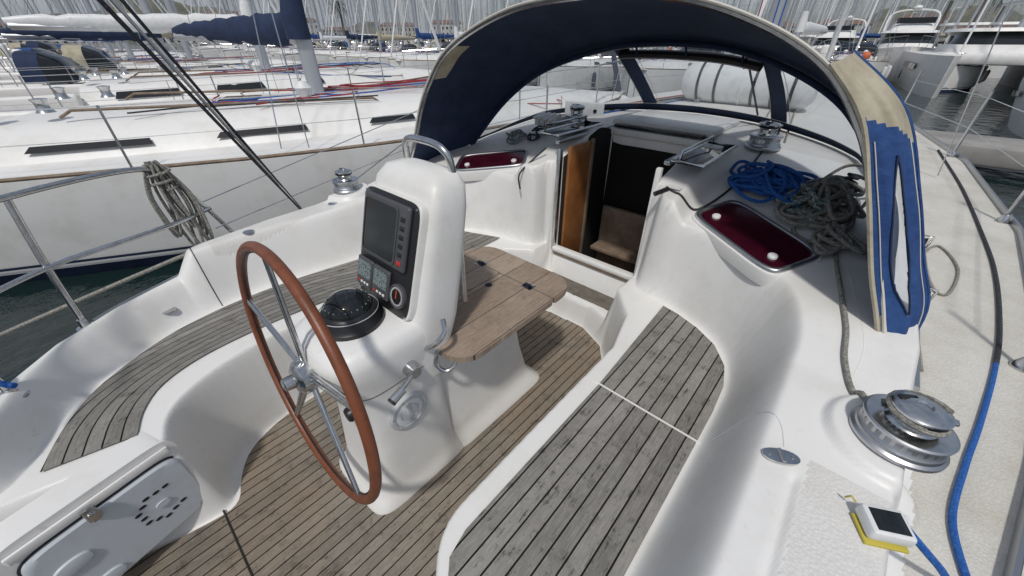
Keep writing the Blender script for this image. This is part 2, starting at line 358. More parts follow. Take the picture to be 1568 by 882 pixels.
b=MB();b.box((-1.10,3.06,1.185),(.74,.60,.045),gel,bev=.02);b.box((-1.10,2.74,1.17),(.64,.06,.02),glassd,bev=.004)
for x in(-1.475,-.745): b.box((x,2.45,1.145),(.035,.75,.025),alu,bev=.006)
b.obj('sliding_hatch',yacht)
def plate(name,x,y,z,rz,l,w):
    b=MB();M=T(x,y,z,rz);b.box((0,0,0),(w,l,.014),glassd,M,bev=.004);b.tube([(-w/2,-l/2,.006),(w/2,-l/2,.006),(w/2,l/2,.006),(-w/2,l/2,.006)],.009,steel,6,True,M)
    b.tube([(-w/2+.03,-l/2+.02,.01),(-w/2+.03,-l/2+.04,.05),(-w/2+.03,l/2-.04,.05),(-w/2+.03,l/2-.02,.01)],.007,steel,6,False,M)
    return b.obj(name,yacht)
plate('smoked_cover_port',-1.58,2.40,zat(-1.58,2.40)+.03,0,.56,.16);plate('smoked_cover_starboard',-.64,2.36,zat(-.64,2.36)+.03,0,.56,.16)

def portlight(x,y,rz,l,w,nm):
    e=.12;zx=(zat(x+e,y)-zat(x-e,y))/(2*e);zy=(zat(x,y+e)-zat(x,y-e))/(2*e)
    n=Vector((-zx,-zy,1)).normalized();ax=Vector((math.cos(rz),math.sin(rz),0));ax=(ax-n*ax.dot(n)).normalized();ay=n.cross(ax)
    M=Matrix(((ax.x,ay.x,n.x,x),(ax.y,ay.y,n.y,y),(ax.z,ay.z,n.z,zat(x,y)-.012),(0,0,0,1)))
    def rr(s,z): return [(p[0],p[1],z) for p in sring(0,0,l/2-s,w/2-s,z,6,56)]
    b=MB();b.rings([rr(-.012,-.05),rr(-.012,.012),rr(-.008,.022),rr(.012,.022)],gel,True,False,False,M)
    b.rings([rr(.0,.022),rr(.0,.034),rr(.006,.040),rr(.014,.040),rr(.020,.034)],alu,True,False,False,M)
    b.rings([rr(.018,.034),rr(.026,.030)],rubber,True,False,False,M)
    b.add(rr(.022,.0305),[tuple(range(56))],burg,M)
    for q in(-.33,.33): b.lathe([(.02,.03),(.02,.04),(.014,.044),(0.001,.044)],whitep,20,M@Matrix.Translation((q*l,-.05,0)))
    return b.obj('opening_portlight_'+nm,yacht,60)
portlight(-.235,1.97,math.radians(-32),.54,.28,'starboard');portlight(-2.02,2.02,math.radians(34),.54,.28,'port')
# ------------------------------------------------------------------ pedestal
ped=empty('steering_pedestal')
b=MB();R=[]
for z,cy_,hx,hy,e in [(.005,.45,.215,.265,6),(.025,.45,.213,.262,6),(.05,.45,.20,.235,5.5),(.12,.45,.192,.21,5),(.4,.455,.185,.185,5),(.6,.46,.182,.18,5),(.68,.445,.187,.195,4.5),(.74,.435,.195,.215,4),(.80,.43,.20,.225,4),(.845,.435,.19,.215,3.6),(.862,.44,.16,.19,3.2),(.866,.44,.08,.1,3)]:
    R.append(sring(XC,cy_,hx,hy,z,e))
b.rings(R,gel);b.obj('column',ped,60)
b=MB()
b.rings([sring(XC,.45,.1865,.1905,.655,4.8),sring(XC,.45,.1865,.1905,.658,4.8)],rubber,True,False,False)
b.obj('column_seam',ped)
b=MB();R=[]
for t,hx,hy in [(-.25,.182,.10),(0,.19,.115),(.15,.2,.118),(.5,.2,.108),(.8,.193,.098),(.92,.18,.088),(.98,.15,.065),(1,.08,.03)]:
    z=.72+.62*t;yc=.60+.17*t-.002;R.append(sring(XC,yc,hx,hy,z,4.5))
b.rings(R,gel);b.obj('instrument_hood',ped,60)
p0=Vector((XC,.535,.865));p1=Vector((XC,.665,1.265));up=(p1-p0);PH=up.length;up.normalize();ax=Vector((1,0,0));nn=ax.cross(up)
nn=nn if nn.y<0 else -nn
MP=Matrix(((1,up.x,nn.x,p0.x),(0,up.y,nn.y,p0.y-.020),(0,up.z,nn.z,p0.z),(0,0,0,1)))
b=MB()
def prr(x0,x1,y0,y1,z,e=9): return [(p[0],p[1],z) for p in sring((x0+x1)/2,(y0+y1)/2,(x1-x0)/2,(y1-y0)/2,z,e,40)]
b.rings([prr(-.172,.172,-.006,PH+.006,-.05),prr(-.172,.172,-.006,PH+.006,.001),prr(-.168,.168,-.002,PH+.002,.006)],gel,True,False,True,MP)
b.rings([prr(-.165,.165,.002,PH-.002,.003),prr(-.165,.165,.002,PH-.002,.009),prr(-.160,.160,.006,PH-.006,.012)],black,True,False,True,MP)
b.box((.0,.290,.020),(.272,.226,.022),bezel,MP,bev=.014)
b.rings([prr(-.122,.086,.190,.392,.0312,14),prr(-.122,.086,.190,.392,.0345,14),prr(-.115,.079,.197,.385,.0345,14)],bezel,True,False,False,MP)
b.add(prr(-.117,.081,.195,.387,.0325,14),[tuple(range(40))],screen,MP)
for k in range(6): b.box((.110,.208+.030*k,.032),(.024,.015,.004),black if k else red,MP,bev=.002)
for x,y in((-.104,.096),(0.004,.096)):
    b.box((x,y,.018),(.104,.116,.016),bezel,MP,bev=.012);b.add(prr(x-.043,x+.043,y-.018,y+.046,.0268,12),[tuple(range(40))],lcd,MP)
    for k in range(4): b.box((x-.03+.02*k,y-.038,.027),(.013,.009,.004),whitep if k else red,MP,bev=.002)
b.lathe([(.045,.012),(.045,.024),(.039,.028),(.035,.025)],bezel,28,MP@Matrix.Translation((.110,.085,0)),cap1=False);b.lathe([(.035,.025),(.001,.025)],whitep,28,MP@Matrix.Translation((.110,.085,0)))
b.lathe([(.028,.0255),(.001,.0256)],black,28,MP@Matrix.Translation((.110,.085,0)));b.box((.110,.093,.027),(.003,.03,.002),orange,MP)
for x,y in((-.150,.02),(.150,.02),(-.150,PH-.02),(.150,PH-.02)): b.lathe([(.005,.012),(.004,.015),(.001,.015)],steel,10,MP@Matrix.Translation((x,y,0)))
b.obj('instrument_panel',ped,50)
b=MB();MC=T(XC-.0,.39,.862)
b.lathe([(.112,0),(.112,.018),(.102,.028),(.098,.05),(.088,.064),(.082,.066)],black,40,MC,cap1=False)
b.lathe([(.082,.060),(.078,.082),(.06,.103),(.035,.114),(.001,.118)],glassd,40,MC)
for k in range(24):
    a=2*math.pi*k/24;b.box((.074,0,.084),(.003,.002 if k%2 else .006,.010),lcd,MC@Matrix.Rotation(a,4,'Z'))
b.lathe([(.099,.053),(.1005,.055),(.099,.057)],capw,40,MC,False,False)
b.obj('compass',ped,40)
b=MB();b.tube(catmull([(XC-.13,.80,1.10),(XC-.13,.80,1.33),(XC-.10,.79,1.40),(XC,.785,1.415),(XC+.10,.79,1.40),(XC+.13,.80,1.33),(XC+.135,.80,1.10),(XC+.135,.80,.8)],8),.0125,steel,10)
b.obj('guard_rail',ped)
b=MB();MV=Matrix.Translation((XC+.186,.43,.49))@Matrix.Rotation(math.pi/2,4,'Y')
b.lathe([(.084,-.02),(.084,.006),(.078,.012),(.066,.012),(.064,.006)],capw,40,MV,True,False)
b.lathe([(.064,.006),(.062,.004),(.060,.009),(.040,.011),(.038,.005),(.036,.011),(.001,.012)],whitep,40,MV)
b.box((0,0,.014),(.088,.018,.010),capw,MV,bev=.004)
for k in range(6): b.lathe([(.004,.012),(.003,.0135),(.001,.0135)],steel,8,MV@Matrix.Rotation(k*math.pi/3+.3,4,'Z')@Matrix.Translation((.072,0,0)))
b.obj('access_cap',ped,30)
b=MB();b.lathe([(.03,-.02),(.03,.02),(.022,.035),(.022,.05)],steel,24,T(XC+.185,.47,.70,ry=math.pi/2))
b.tube([(XC+.22,.47,.70),(XC+.235,.44,.695),(XC+.245,.39,.68)],.009,steel,8);b.tube([(XC+.245,.40,.682),(XC+.252,.35,.668)],.016,steel,12);b.tube([(XC+.252,.352,.669),(XC+.253,.345,.667)],.0165,black,12)
b.tube(catmull([(XC+.19,.55,.74),(XC+.24,.56,.78),(XC+.25,.6,.82),(XC+.22,.62,.85)],5),.010,steel,8)
b.obj('throttle_lever',ped)
b=MB()
for z,r in((.62,.035),(.52,.03)):b.lathe([(r,-.03),(r,.01),(r*.8,.018),(.001,.018)],black,24,T(XC+.06,.265,z,rx=math.pi/2))
b.lathe([(.05,-.05),(.05,.01),(.035,.03)],steel,24,T(XC,.27,.745,rx=math.pi/2));b.obj('hub_housing',ped)
# ------------------------------------------------------------------ wheel
wb=MB();MW=T(XC+.005,.175,.75,rx=math.pi/2-.10)
WR=.455
wb.tube([(WR*math.cos(a),WR*math.sin(a),0) for a in np.linspace(0,2*math.pi,96,endpoint=False)],.0165,leather,12,True,MW)
wb.tube([((WR-.018)*math.cos(a),(WR-.018)*math.sin(a),0) for a in np.linspace(0,2*math.pi,96,endpoint=False)],.003,black,5,True,MW)
for k in range(5):
    a=math.radians(90+4+72*k);M=MW@Matrix.Rotation(a,4,'Z')
    for o in(-.011,.011): wb.tube([(.04,o,-.02),(.2,o,-.012),(WR-.01,o*.4,0)],.0075,steel,8,False,M)
wb.lathe([(.055,-.035),(.06,-.01),(.06,.01),(.045,.022),(.025,.026),(.022,.055),(.014,.06),(.001,.06)],steel,28,MW)
wb.tube([(0,0,-.12),(0,0,0)],.018,steel,12,False,MW)
wheel=wb.obj('steering_wheel',None,50)
# ------------------------------------------------------------------ table
tab=empty('cockpit_table')
b=MB();R=[]
for z,hx,y0,y1 in[(.005,.215,.62,1.29),(.025,.213,.62,1.285),(.05,.185,.62,1.25),(.12,.165,.62,1.21),(.3,.145,.62,1.17),(.60,.13,.62,1.12),(.665,.13,.62,1.12)]:
    R.append(sring(XC,(y0+y1)/2,hx,(y1-y0)/2,z,10))
b.rings(R,gel);b.obj('table_base',tab,50)
def rpoly(x0,x1,y0,y1,r,n=6):
    o=[]
    for i,(cx_,cy_,a0) in enumerate(((x1-r[0],y1-r[0],0),(x0+r[1],y1-r[1],90),(x0+r[2],y0+r[2],180),(x1-r[3],y0+r[3],270))):
        for k in range(n+1):
            a=math.radians(a0+90*k/n);o.append((cx_+r[i]*math.cos(a),cy_+r[i]*math.sin(a)))
    return o
sheet('table_leaf',[rpoly(-1.135,-.79,.60,1.17,(.02,.02,.02,.11)),rpoly(-1.45,-1.14,.62,1.17,(.02,.02,.06,.02)),rpoly(-1.45,-.79,1.176,1.36,(.13,.13,.01,.01))],.70,teak_table,tab,.026)
b=MB()
for x in(-1.28,-.95):
    b.box((x,1.173,.7015),(.06,.05,.004),steel,bev=.0015);b.box((x,1.173,.705),(.014,.03,.008),black,bev=.003)
b.lathe([(.018,.7),(.018,.703),(.001,.703)],steel,16,T(-1.10,1.05,0));b.tube(catmull([(-.90,.66,.66),(-.88,.64,.62),(-.90,.60,.60),(-.93,.58,.64),(-.92,.6,.70)],4),.009,steel,8)
b.obj('table_fittings',tab)
# ------------------------------------------------------------------ winches
def winch(x,y,z,s=1.,zs=1.):
    b=MB();M=T(x,y,z)@Matrix.Diagonal((s,s,s*zs,1))
    b.lathe([(.112,0),(.112,.012),(.104,.02),(.102,.03)],alu,44,M)
    b.lathe([(.100,.03),(.094,.04),(.090,.062),(.094,.070),(.103,.074),(.104,.082),(.098,.086)],alu,44,M,False,False)
    b.lathe([(.098,.086),(.060,.089),(.052,.098),(.050,.118),(.056,.128),(.064,.131)],steel,44,M,False,False)
    b.lathe([(.064,.131),(.066,.135),(.056,.138),(.056,.141),(.066,.144)],black,44,M,False,False)
    b.lathe([(.066,.144),(.067,.152),(.058,.160),(.040,.163),(.030,.168),(.020,.168),(.016,.160),(.001,.160)],steel,44,M,False)
    for k in range(24):
        M2=M@Matrix.Rotation(k*math.pi/12,4,'Z');b.box((.0505,0,.108),(.004,.006,.026),steel,M2);b.box((.0915,0,.054),(.004,.010,.030),alu,M2)
    b.box((.054,.0,.150),(.04,.022,.014),steel,M,bev=.005)
    b.box((-.02,.03,.163),(.05,.018,.010),black,M@Matrix.Rotation(.6,4,'Z'),bev=.004)
    return b.obj('winch',None,35)
winch(.36,1.14,zat(.36,1.14),.90,.86);winch(-2.60,1.14,zat(-2.60,1.14),.85);winch(-.46,2.86,zat(-.46,2.86),.9);winch(-1.80,2.78,zat(-1.80,2.78),.9)
# ------------------------------------------------------------------ sprayhood
A=[(1.45,1.60,.76),(1.38,1.62,.92),(1.28,1.64,1.12),(1.19,1.65,1.31),(1.10,1.67,1.46),(.95,1.69,1.62),(.72,1.72,1.74),(.40,1.74,1.83),(0,1.75,1.86)]
B=[(1.33,2.22,.97),(1.27,2.34,1.12),(1.19,2.42,1.25),(1.09,2.48,1.36),(.97,2.54,1.46),(.80,2.58,1.55),(.57,2.63,1.63),(.30,2.66,1.685),(0,2.67,1.70)]
C=[(1.34,2.22,0),(1.30,2.45,0),(1.26,2.65,0),(1.20,2.85,0),(1.10,3.05,0),(.92,3.24,0),(.62,3.42,0),(.32,3.5,0),(0,3.53,0)]
def hoop(P,base=False):
    c=catmull(P,14);L=c+[Vector((-p.x,p.y,p.z)) for p in c[-2::-1]]
    L=[Vector((XC-p.x,p.y,p.z)) for p in L]
    if base:
        for p in L:p.z=zat(p.x,p.y)+.012
    return L
HA,HB,HC=hoop(A),hoop(B),hoop(C,True);NH=len(HA)
hood=empty('sprayhood')
def loftmat(name,rowsP,matfn):
    nr=len(rowsP);nh=len(rowsP[0]);me=bpy.data.meshes.new(name);V=[tuple(p) for r in rowsP for p in r];F=[];K=[];ms=[navy,khaki,vinyl,blue,piping]
    for i in range(nr-1):
        for j in range(nh-1):
            F.append((i*nh+j,i*nh+j+1,(i+1)*nh+j+1,(i+1)*nh+j));K.append(ms.index(matfn((i+.5)/(nr-1),(j+.5)/(nh-1))))
    me.from_pydata(V,[],F);me.update()
    for m in ms: me.materials.append(m)
    me.polygons.foreach_set('material_index',K);me.polygons.foreach_set('use_smooth',[True]*len(F))
    o=bpy.data.objects.new(name,me);sc.collection.objects.link(o);o.parent=hood;return o
cen=Vector((XC,2.2,1.0))
def rows(P,Q,n,bul):
    o=[]
    for i in range(n+1):
        t=i/n;r=[]
        for p,q in zip(P,Q):
            x=p.lerp(q,t);d=(x-cen).normalized();x=x+d*bul*math.sin(math.pi*t);r.append(x)
        o.append(r)
    return o
def canm(v,s):
    if .60<s<.70 and v<.13: return khaki
    if .69<s<.775 and v<.75-abs(s-.73)*9: return khaki
    if .26<s<.335 and v<.16: return khaki
    return navy
RC=rows(HA,HB,40,.05)
# soft sag / creases of the canvas
for i,r in enumerate(RC):
    for j,p in enumerate(r):
        t=i/40;p+= (p-cen).normalized()*(.010*math.sin(j*.16+3*t)*math.sin(math.pi*t)+.004*math.sin(j*.55+7*t)*math.sin(math.pi*t))
loftmat('canopy',RC,canm)
SP,SS=.432,.628
def winm(v,s):
    if v<.08 or v>.88: return navy
    if abs(s-SP)<.011 or abs(s-SS)<.011: return navy
    if s<.03 or s>.97: return navy
    return vinyl
RW=rows(HB,HC,50,.02);loftmat('windscreen',RW,winm)
# rolled centre flap + stitched borders + base batten
b=MB()
j0,j1=int(SP*(NH-1)),int(SS*(NH-1))
b.tube([RW[6][j]+Vector((0,-.02,-.015-.012*math.sin(math.pi*(j-j0)/(j1-j0)))) for j in range(j0,j1+1,3)],.026,black,8)
for q in(.15,.5,.85):
    j=int(j0+(j1-j0)*q);b.tube([RW[3][j]+Vector((0,-.03,0)),RW[6][j]+Vector((0,-.052,-.02)),RW[8][j]+Vector((0,-.03,-.03))],.007,navy,5)
b.tube([p+Vector((0,-.01,.006)) for p in HC[::2]],.008,black,6)
b.tube([p+Vector((0,-.008,0)) for p in RW[44][::2]],.0025,piping,4);b.tube([p+Vector((0,-.008,0)) for p in RW[4][::2]],.0025,piping,4)
for s_ in(SP,SS):
    j=int(round(s_*(NH-1)))
    for o_ in(-3,3): b.tube([RW[i][j+o_]+Vector((0,-.006,0)) for i in range(4,45,4)],.002,piping,4)
b.obj('windscreen_trim',hood)
Lf=catmull([(-.16,1.60,1.64),(-.03,1.60,1.505),(.076,1.60,1.29),(.186,1.60,1.044),(.27,1.60,.88),(.345,1.60,.71)],18)
Rf=catmull([(-.13,1.74,1.67),(.06,1.76,1.52),(.20,1.76,1.28),(.30,1.76,1.08),(.385,1.75,.91),(.385,1.66,.70)],18)
R=[]
for j,(p,q) in enumerate(zip(Lf,Rf)):
    r=[];jj=j/(len(Lf)-1)
    for k in range(65):
        t=k/64;x=p.lerp(q,t);x=x+Vector((.4,-.5,.1))*(.045*math.sin(math.pi*t)+.012*math.sin(9*t+jj*13)*math.sin(math.pi*t)+.006*math.sin(21*t-jj*9)*math.sin(math.pi*t))
        if jj>.8: x=x+Vector((.0,0,.03*math.sin(t*7)*(jj-.8)*5))
        r.append(x)
    R.append(r)
nR=len(R)
def curm(v,s):
    if v<.20+.08*s: return khaki
    if .31<v<.78:
        q=math.sin(math.pi*(v-.31)/.47)
        if abs(s-.42)<.13*q: return vinyl
    return blue
loftmat('side_curtain',R,curm)
b=MB()
for c_ in(8,56): b.tube([R[i][c_]+Vector((0,-.004,0)) for i in range(24,nR,3)],.0018,piping,4)
i0,i1=int(.31*(nR-1)),int(.78*(nR-1))
for sg in(-1,1):
    b.tube([R[i][int(round(64*(.42+sg*.155*math.sin(math.pi*(i-i0)/(i1-i0)))))]+Vector((0,-.003,0)) for i in range(i0,i1+1,3)],.003,navy,4)
b.tube([r[0] for r in R[::3]],.008,khaki,6);b.tube([r[-1] for r in R[::3]],.006,blue,6)
b.obj('curtain_piping',hood)
b=MB();b.tube(HA[::2],.013,steel,8);b.tube([p-Vector((0,.012,.02)) for p in HB[::2]],.015,navy,8)
b.tube([p+(p-cen).normalized()*.012-Vector((0,.008,0)) for p in HA[::2]],.006,piping,6)
b.tube(catmull([(.37,1.62,.72),(.36,1.57,.70),(.37,1.50,.76),(.36,1.46,.77)],4),.005,steel,6);b.tube([(XC+.48,3.42,1.22),(XC+.45,2.66,1.66)],.007,black,6)
b.tube([(XC-1.42,1.62,.82),(XC-1.36,1.2,.80)],.006,navy,6);b.tube([HA[30],(XC-1.75,1.05,.66)],.004,steel,5)
b.obj('hoops',hood)
# ------------------------------------------------------------------ ropes
def surfpath(P,r,n=8,dz=0): return [Vector((p.x,p.y,max(zat(p.x,p.y)+r+dz,p.z))) for p in catmull([(x,y,0) for x,y in P],n)]
def rope(name,P,r,m):
    b=MB();b.tube(P,r,m,7);return b.obj(name)
def pile(name,cx_,cy_,sx,sy,h,r,m,turns,seed,rot=0):
    rg=random.Random(seed);P=[]
    for i in range(turns):
        a0=rg.uniform(0,6.28);rx=rg.uniform(.35,1.)*sx;ry=rg.uniform(.2,.85)*sy;ox=rg.uniform(-.4,.4)*sx;oy=rg.uniform(-.4,.4)*sy;tl=rg.uniform(-.8,.8)
        for k in range(6):
            a=a0+k*math.pi/3;x=ox+rx*math.cos(a)*.7;y=oy+ry*math.sin(a)*.7
            xr=x*math.cos(rot+tl)-y*math.sin(rot+tl);yr=x*math.sin(rot+tl)+y*math.cos(rot+tl)
            d=math.hypot(x/sx,y/sy);P.append((cx_+xr,cy_+yr,zat(cx_+xr,cy_+yr)+r+h*(i/turns)*max(0,1-d*.8)*1.2+rg.uniform(0,.02)))
    return rope(name,catmull(P,6),r,m)
pile('blue_rope_coil',-.29,2.38,.25,.17,.11,.009,ropeb,21,3,-.2)
pile('grey_rope_coil',-.04,2.34,.16,.27,.11,.010,ropew,17,9,.2)
pile('grey_rope_coil',.05,2.08,.10,.17,.05,.0095,ropew,8,11,.2)
pile('teal_rope_coil',-.10,2.26,.13,.15,.13,.0085,ropet,8,21,.2)
pile('dark_rope_coil',.02,2.52,.15,.13,.09,.0085,roped,6,23,.2)
pile('dark_rope_coil',-1.98,2.5,.12,.14,.05,.007,roped,5,31,.2);pile('teal_rope_coil',-2.1,2.42,.14,.12,.05,.007,ropet,6,33,.2)
pile('grey_rope_coil',-1.88,2.62,.12,.10,.05,.007,ropew,4,35,.2)
rope('rope_loop',catmull([(-.1,2.6,1.05),(-.02,2.62,1.15),(.07,2.55,1.17),(.12,2.45,1.1),(.1,2.35,1.02),(.0,2.3,1.03)],6),.008,ropew)
P=surfpath([(.05,2.2),(.10,1.95),(.15,1.75),(.20,1.55),(.22,1.4),(.255,1.28),(.29,1.22)],.009);zw=zat(.36,1.14)
rope('jib_sheet',P+[Vector((.36+.058*math.cos(a),1.14+.058*math.sin(a),zw+.078+.005*(2.6-a))) for a in np.arange(2.6,-6,-.4)],.008,ropew)
P=surfpath([(.60,1.02),(.58,1.2),(.62,1.45),(.67,1.7),(.74,2.1),(.79,2.5),(.83,3.1),(.83,3.7),(.78,5.0),(.66,6.4)],.009)
rope('blue_mooring_cord',[Vector((.40,.92,.76)),Vector((.45,.91,.73)),Vector((.50,.93,.68)),Vector((.56,.97,.60))]+P[:34],.0085,ropeb);rope('dark_deck_line',P[33:],.009,roped)
rope('grey_deck_line',surfpath([(.52,1.9),(.50,2.4),(.50,3.0),(.60,3.4),(.68,3.1),(.62,2.7),(.55,2.9),(.52,4.2),(.45,6)],.007),.007,ropew)
rope('control_line',surfpath([(-.70,2.02),(-.60,1.99),(-.5,2.1),(-.44,2.4),(-.44,2.8)],.006),.006,roped)
b=MB();b.tube([(-.68,2.0,zat(-.68,2.0)+.01),(-.72,1.93,zat(-.68,2.0)-.01)],.013,black,8);b.obj('rope_stopper')
rope('hanging_line',catmull([(-1.55,2.06,1.10),(-1.60,1.96,1.02),(-1.62,1.87,.95),(-1.60,1.86,.86)],5),.006,roped)
b=MB();P=surfpath([(.50,1.75),(.50,2.5),(.49,3.3),(.44,4.4)],.012);b.tube(P,.014,alu,6)
for y in(2.45,3.2):
    z=zat(.5,y);b.box((.50,y,z+.035),(.045,.12,.03),steel,bev=.008);b.lathe([(.032,-.012),(.026,0),(.032,.012)],black,20,T(.50,y,z+.075,ry=math.pi/2));b.tube([(.47,y-.02,z+.04),(.47,y,z+.12),(.53,y,z+.12),(.53,y+.02,z+.04)],.006,steel,6)
b.obj('genoa_track')
b=MB();M=T(.15,.91,zat(.15,.91)+.003,.5)
b.rings([sring(0,0,.045,.022,.0,2.2,24),sring(0,0,.045,.022,.006,2.2,24)],steel,M=M);b.tube([(0,-.02,.008),(0,.02,.008)],.005,steel,6,False,M)
for q in(-.028,.028): b.lathe([(.005,.006),(.004,.008),(.001,.008)],alu,8,M@Matrix.Translation((q,0,0)))
b.obj('locker_hinge')
b=MB()
b.tube(surfpath([(.19,.25),(.19,.55),(.185,.80),(.165,.89)],-.006),.003,rubber,5)
b.tube(surfpath([(.15,.95),(.12,1.03),(.05,1.08),(-.01,1.085)],-.0022),.003,capw,5)
b.tube(surfpath([(-2.33,.16),(-2.40,.16),(-2.5,.165),(-2.58,.17)],.0),.003,rubber,5)
b.tube(surfpath([(.12,2.02),(.2,1.75),(.26,1.5),(.25,1.3)],-.002),.003,gel,5)
b.obj('coaming_seams',yacht)
b=MB()
for i in range(4):
    M=T(-2.08+.055*i,2.72,zat(-2.0,2.72),-.1);b.box((0,0,.045),(.045,.20,.075),whitep,M,bev=.012);b.box((0,-.04,.095),(.03,.13,.022),whitep,M@Matrix.Rotation(.25,4,'X'),bev=.008)
b.obj('rope_clutch')
b=MB();b.box((0,0,0),(.34,.03,.13),whitep,T(-1.86,2.98,1.20,.25),bev=.015)
for q in(-.1,.1): b.lathe([(.016,0),(.016,.004),(.001,.004)],black,14,T(-1.86,2.98,1.20,.25)@T(q,-.016,0,rx=math.pi/2))
b.obj('plastic_bracket')
b=MB();M=T(-1.0,4.35,1.36,ry=math.pi/2)
b.lathe([(.04,-.56),(.12,-.55),(.165,-.5),(.18,-.4),(.183,-.01),(.192,-.008),(.192,.008),(.183,.01),(.18,.4),(.165,.5),(.12,.55),(.04,.56)],whitep,32,M)
for q in(-.38,-.22,.1,.26,.4): b.lathe([(.186,q-.012),(.189,q),(.186,q+.012)],black,32,M,False,False)
for q in(-.35,.35): b.box((-1.0+q,4.35,1.19),(.04,.36,.06),steel,bev=.01)
b.obj('liferaft_canister')
b=MB();b.rings([[(p[0],p[1],z) for p in sring(0,0,.075,.12,z,2.3,28)] for z in(1.1,2.2,14)],alud,M=T(XC,5.25,0))
b.tube([(XC+.05,4.95,1.2),(XC,5.0,6)],.006,ropeb,6);b.tube([(XC+.1,4.95,1.2),(XC+.08,5.05,6)],.006,ropeb,6);b.tube([(XC+.16,5.0,1.2),(XC+.1,5.1,6)],.006,ropew,6);b.tube([(XC-.12,5.0,1.2),(XC-.1,5.1,6)],.006,roper,6)
for s in(-1,1): b.tube([(XC+s*1.75,5.2,.65),(XC+s*.9,5.25,6.5),(XC,5.25,13)],.005,steel,6)
b.box((XC,5.1,1.2),(.5,.3,.06),alu,bev=.02)
b.tube([(XC,10.7,.85),(XC,5.3,13.5)],.045,whitep,10)
b.obj('mast')
b=MB()
for i in range(5): b.tube(surfpath([(XC-.3-.06*i,5.0),(XC-.5-.08*i,3.9),(XC-.7-.07*i,3.0)],.006),.006,[ropeb,ropew,roped,ropet,roper][i],6)
for i in range(4): b.tube(surfpath([(XC+.3+.06*i,5.0),(XC+.45+.06*i,3.9),(XC+.6+.05*i,3.0)],.006),.006,[ropew,ropeb,roped,ropew][i],6)
b.obj('halyard_lines')
b=MB();M=T(.357,.858,zat(.357,.858)+.028,.5,.08)@Matrix.Scale(.80,4)
b.box((0,0,0),(.105,.085,.045),whitep,M,bev=.01);b.box((0,0,.0235),(.078,.06,.003),glassd,M,bev=.001)
b.box((-.005,-.012,-.028),(.108,.082,.010),yellow,M,bev=.004);b.tube([(-.05,.05,0),(-.062,.06,.01),(-.06,.07,-.02)],.003,yellow,5,False,M);b.box((.06,.02,0),(.012,.03,.03),whitep,M,bev=.003)
b.obj('solar_lantern')
b=MB();
b.box((-.66,2.06,zat(-.66,2.05)+.001),(.08,.10,.003),label);b.obj('warning_label',yacht)
# port stern locker lid
M=Matrix.Translation((-1.462,-.455,.235))@Matrix.Rotation(math.radians(90)+math.radians(14.5),4,'Z')@Matrix.Rotation(math.radians(88),4,'X')
b=MB()
def lr(s,z,ex=0.): return [(p[0],p[1],z) for p in sring(0,0,.215-s,.155-s,z,7,48)]
b.rings([[(p[0],p[1]+.03,z) for p in sring(0,0,.235,.20,z,9,48)] for z in(-.12,.0)],gel,M=M)
b.rings([lr(0,-.01),lr(0,.012),lr(.008,.02),lr(.02,.02)],gelg,True,False,False,M);b.add(lr(.02,.02),[tuple(range(48))],gelg,M)
b.rings([lr(-.006,.001),lr(-.006,.004),lr(.004,.004)],rubber,True,False,False,M)
b.box((0,.186,.008),(.42,.034,.012),gel,M,bev=.005)
b.box((-.03,.170,.03),(.035,.06,.018),steel,M,bev=.005);b.box((-.03,.160,.042),(.02,.04,.01),steel,M,bev=.003);b.tube([(-.045,.195,.03),(-.03,.205,.045),(-.015,.195,.03)],.004,steel,6,False,M)
for sx,sy in((-.12,-.12),(-.14,.03)):
    b.rings([[(p[0]*k+sx,p[1]*k+sy,z) for p in sring(0,0,.05,.03,0,2.2,24)] for k,z in((1,.02),(.9,.028),(.6,.03))],gelg,M=M)
for k in range(11):
    a=math.radians(60+k*25);r=.062 if k%2 else .07
    b.rings([[(p[0]+.10+r*math.cos(a),p[1]+.0+r*math.sin(a),z) for p in sring(0,0,.011,.006,0,2,14)] for z in(.0202,.0215)],black,M=M)
b.rings([[(p[0]+.10,p[1],z) for p in sring(0,0,.022,.014,0,2,18)] for z in(.0202,.026)],gelg,M=M)
b.obj('stern_locker_lid',yacht,40)
# pushpit rails (port)
b=MB()
def tp(P,r=.0125,n=6): b.tube(catmull(P,n),r,steel,10)
tp([(-1.75,-.72,1.20),(-2.12,-.55,1.20),(-2.40,-.27,1.19),(-2.56,.0,1.18),(-2.655,.17,1.15),(-2.70,.24,1.08),(-2.755,.34,.88),(-2.80,.44,.62)])
tp([(-1.75,-.72,.90),(-2.12,-.55,.90),(-2.36,-.30,.90),(-2.46,.0,.90),(-2.56,.2,.89),(-2.76,.36,.86)],.011)
tp([(-2.36,-.33,.58),(-2.37,-.31,.9),(-2.40,-.28,1.19)]);tp([(-2.0,-.55,.58),(-2.0,-.58,1.20)])
for x,y in((-2.36,-.33),(-2.80,.44),(-2.0,-.55)): b.lathe([(.035,0),(.035,.008),(.02,.014),(.016,.05)],steel,20,T(x,y,.585))
st=[(-2.74,.34)]
for y in(2.3,4.2,6.2,8.2): st.append((XC-float(G(y))+.08,y))
for x,y in st[1:]:
    z=zat(x,y);b.tube([(x,y,z),(x,y,z+.62)],.0125,steel,8)
for h in(.6,.32): b.tube([(x,y,(.6+h) if i else .55+h*.6) for i,(x,y) in enumerate(st)],.0035,steel,5)
b.obj('port_guard_rail')
b=MB();st=[]
for y in(-.1,2.2,4.2,6.2,8.2): st.append((XC+float(G(y))-.07,y))
for x,y in st[1:]:
    z=zat(x,y);b.tube([(x,y,z),(x,y,z+.62)],.0125,steel,8);b.lathe([(.035,0),(.035,.01),(.018,.05)],steel,16,T(x,y,z))
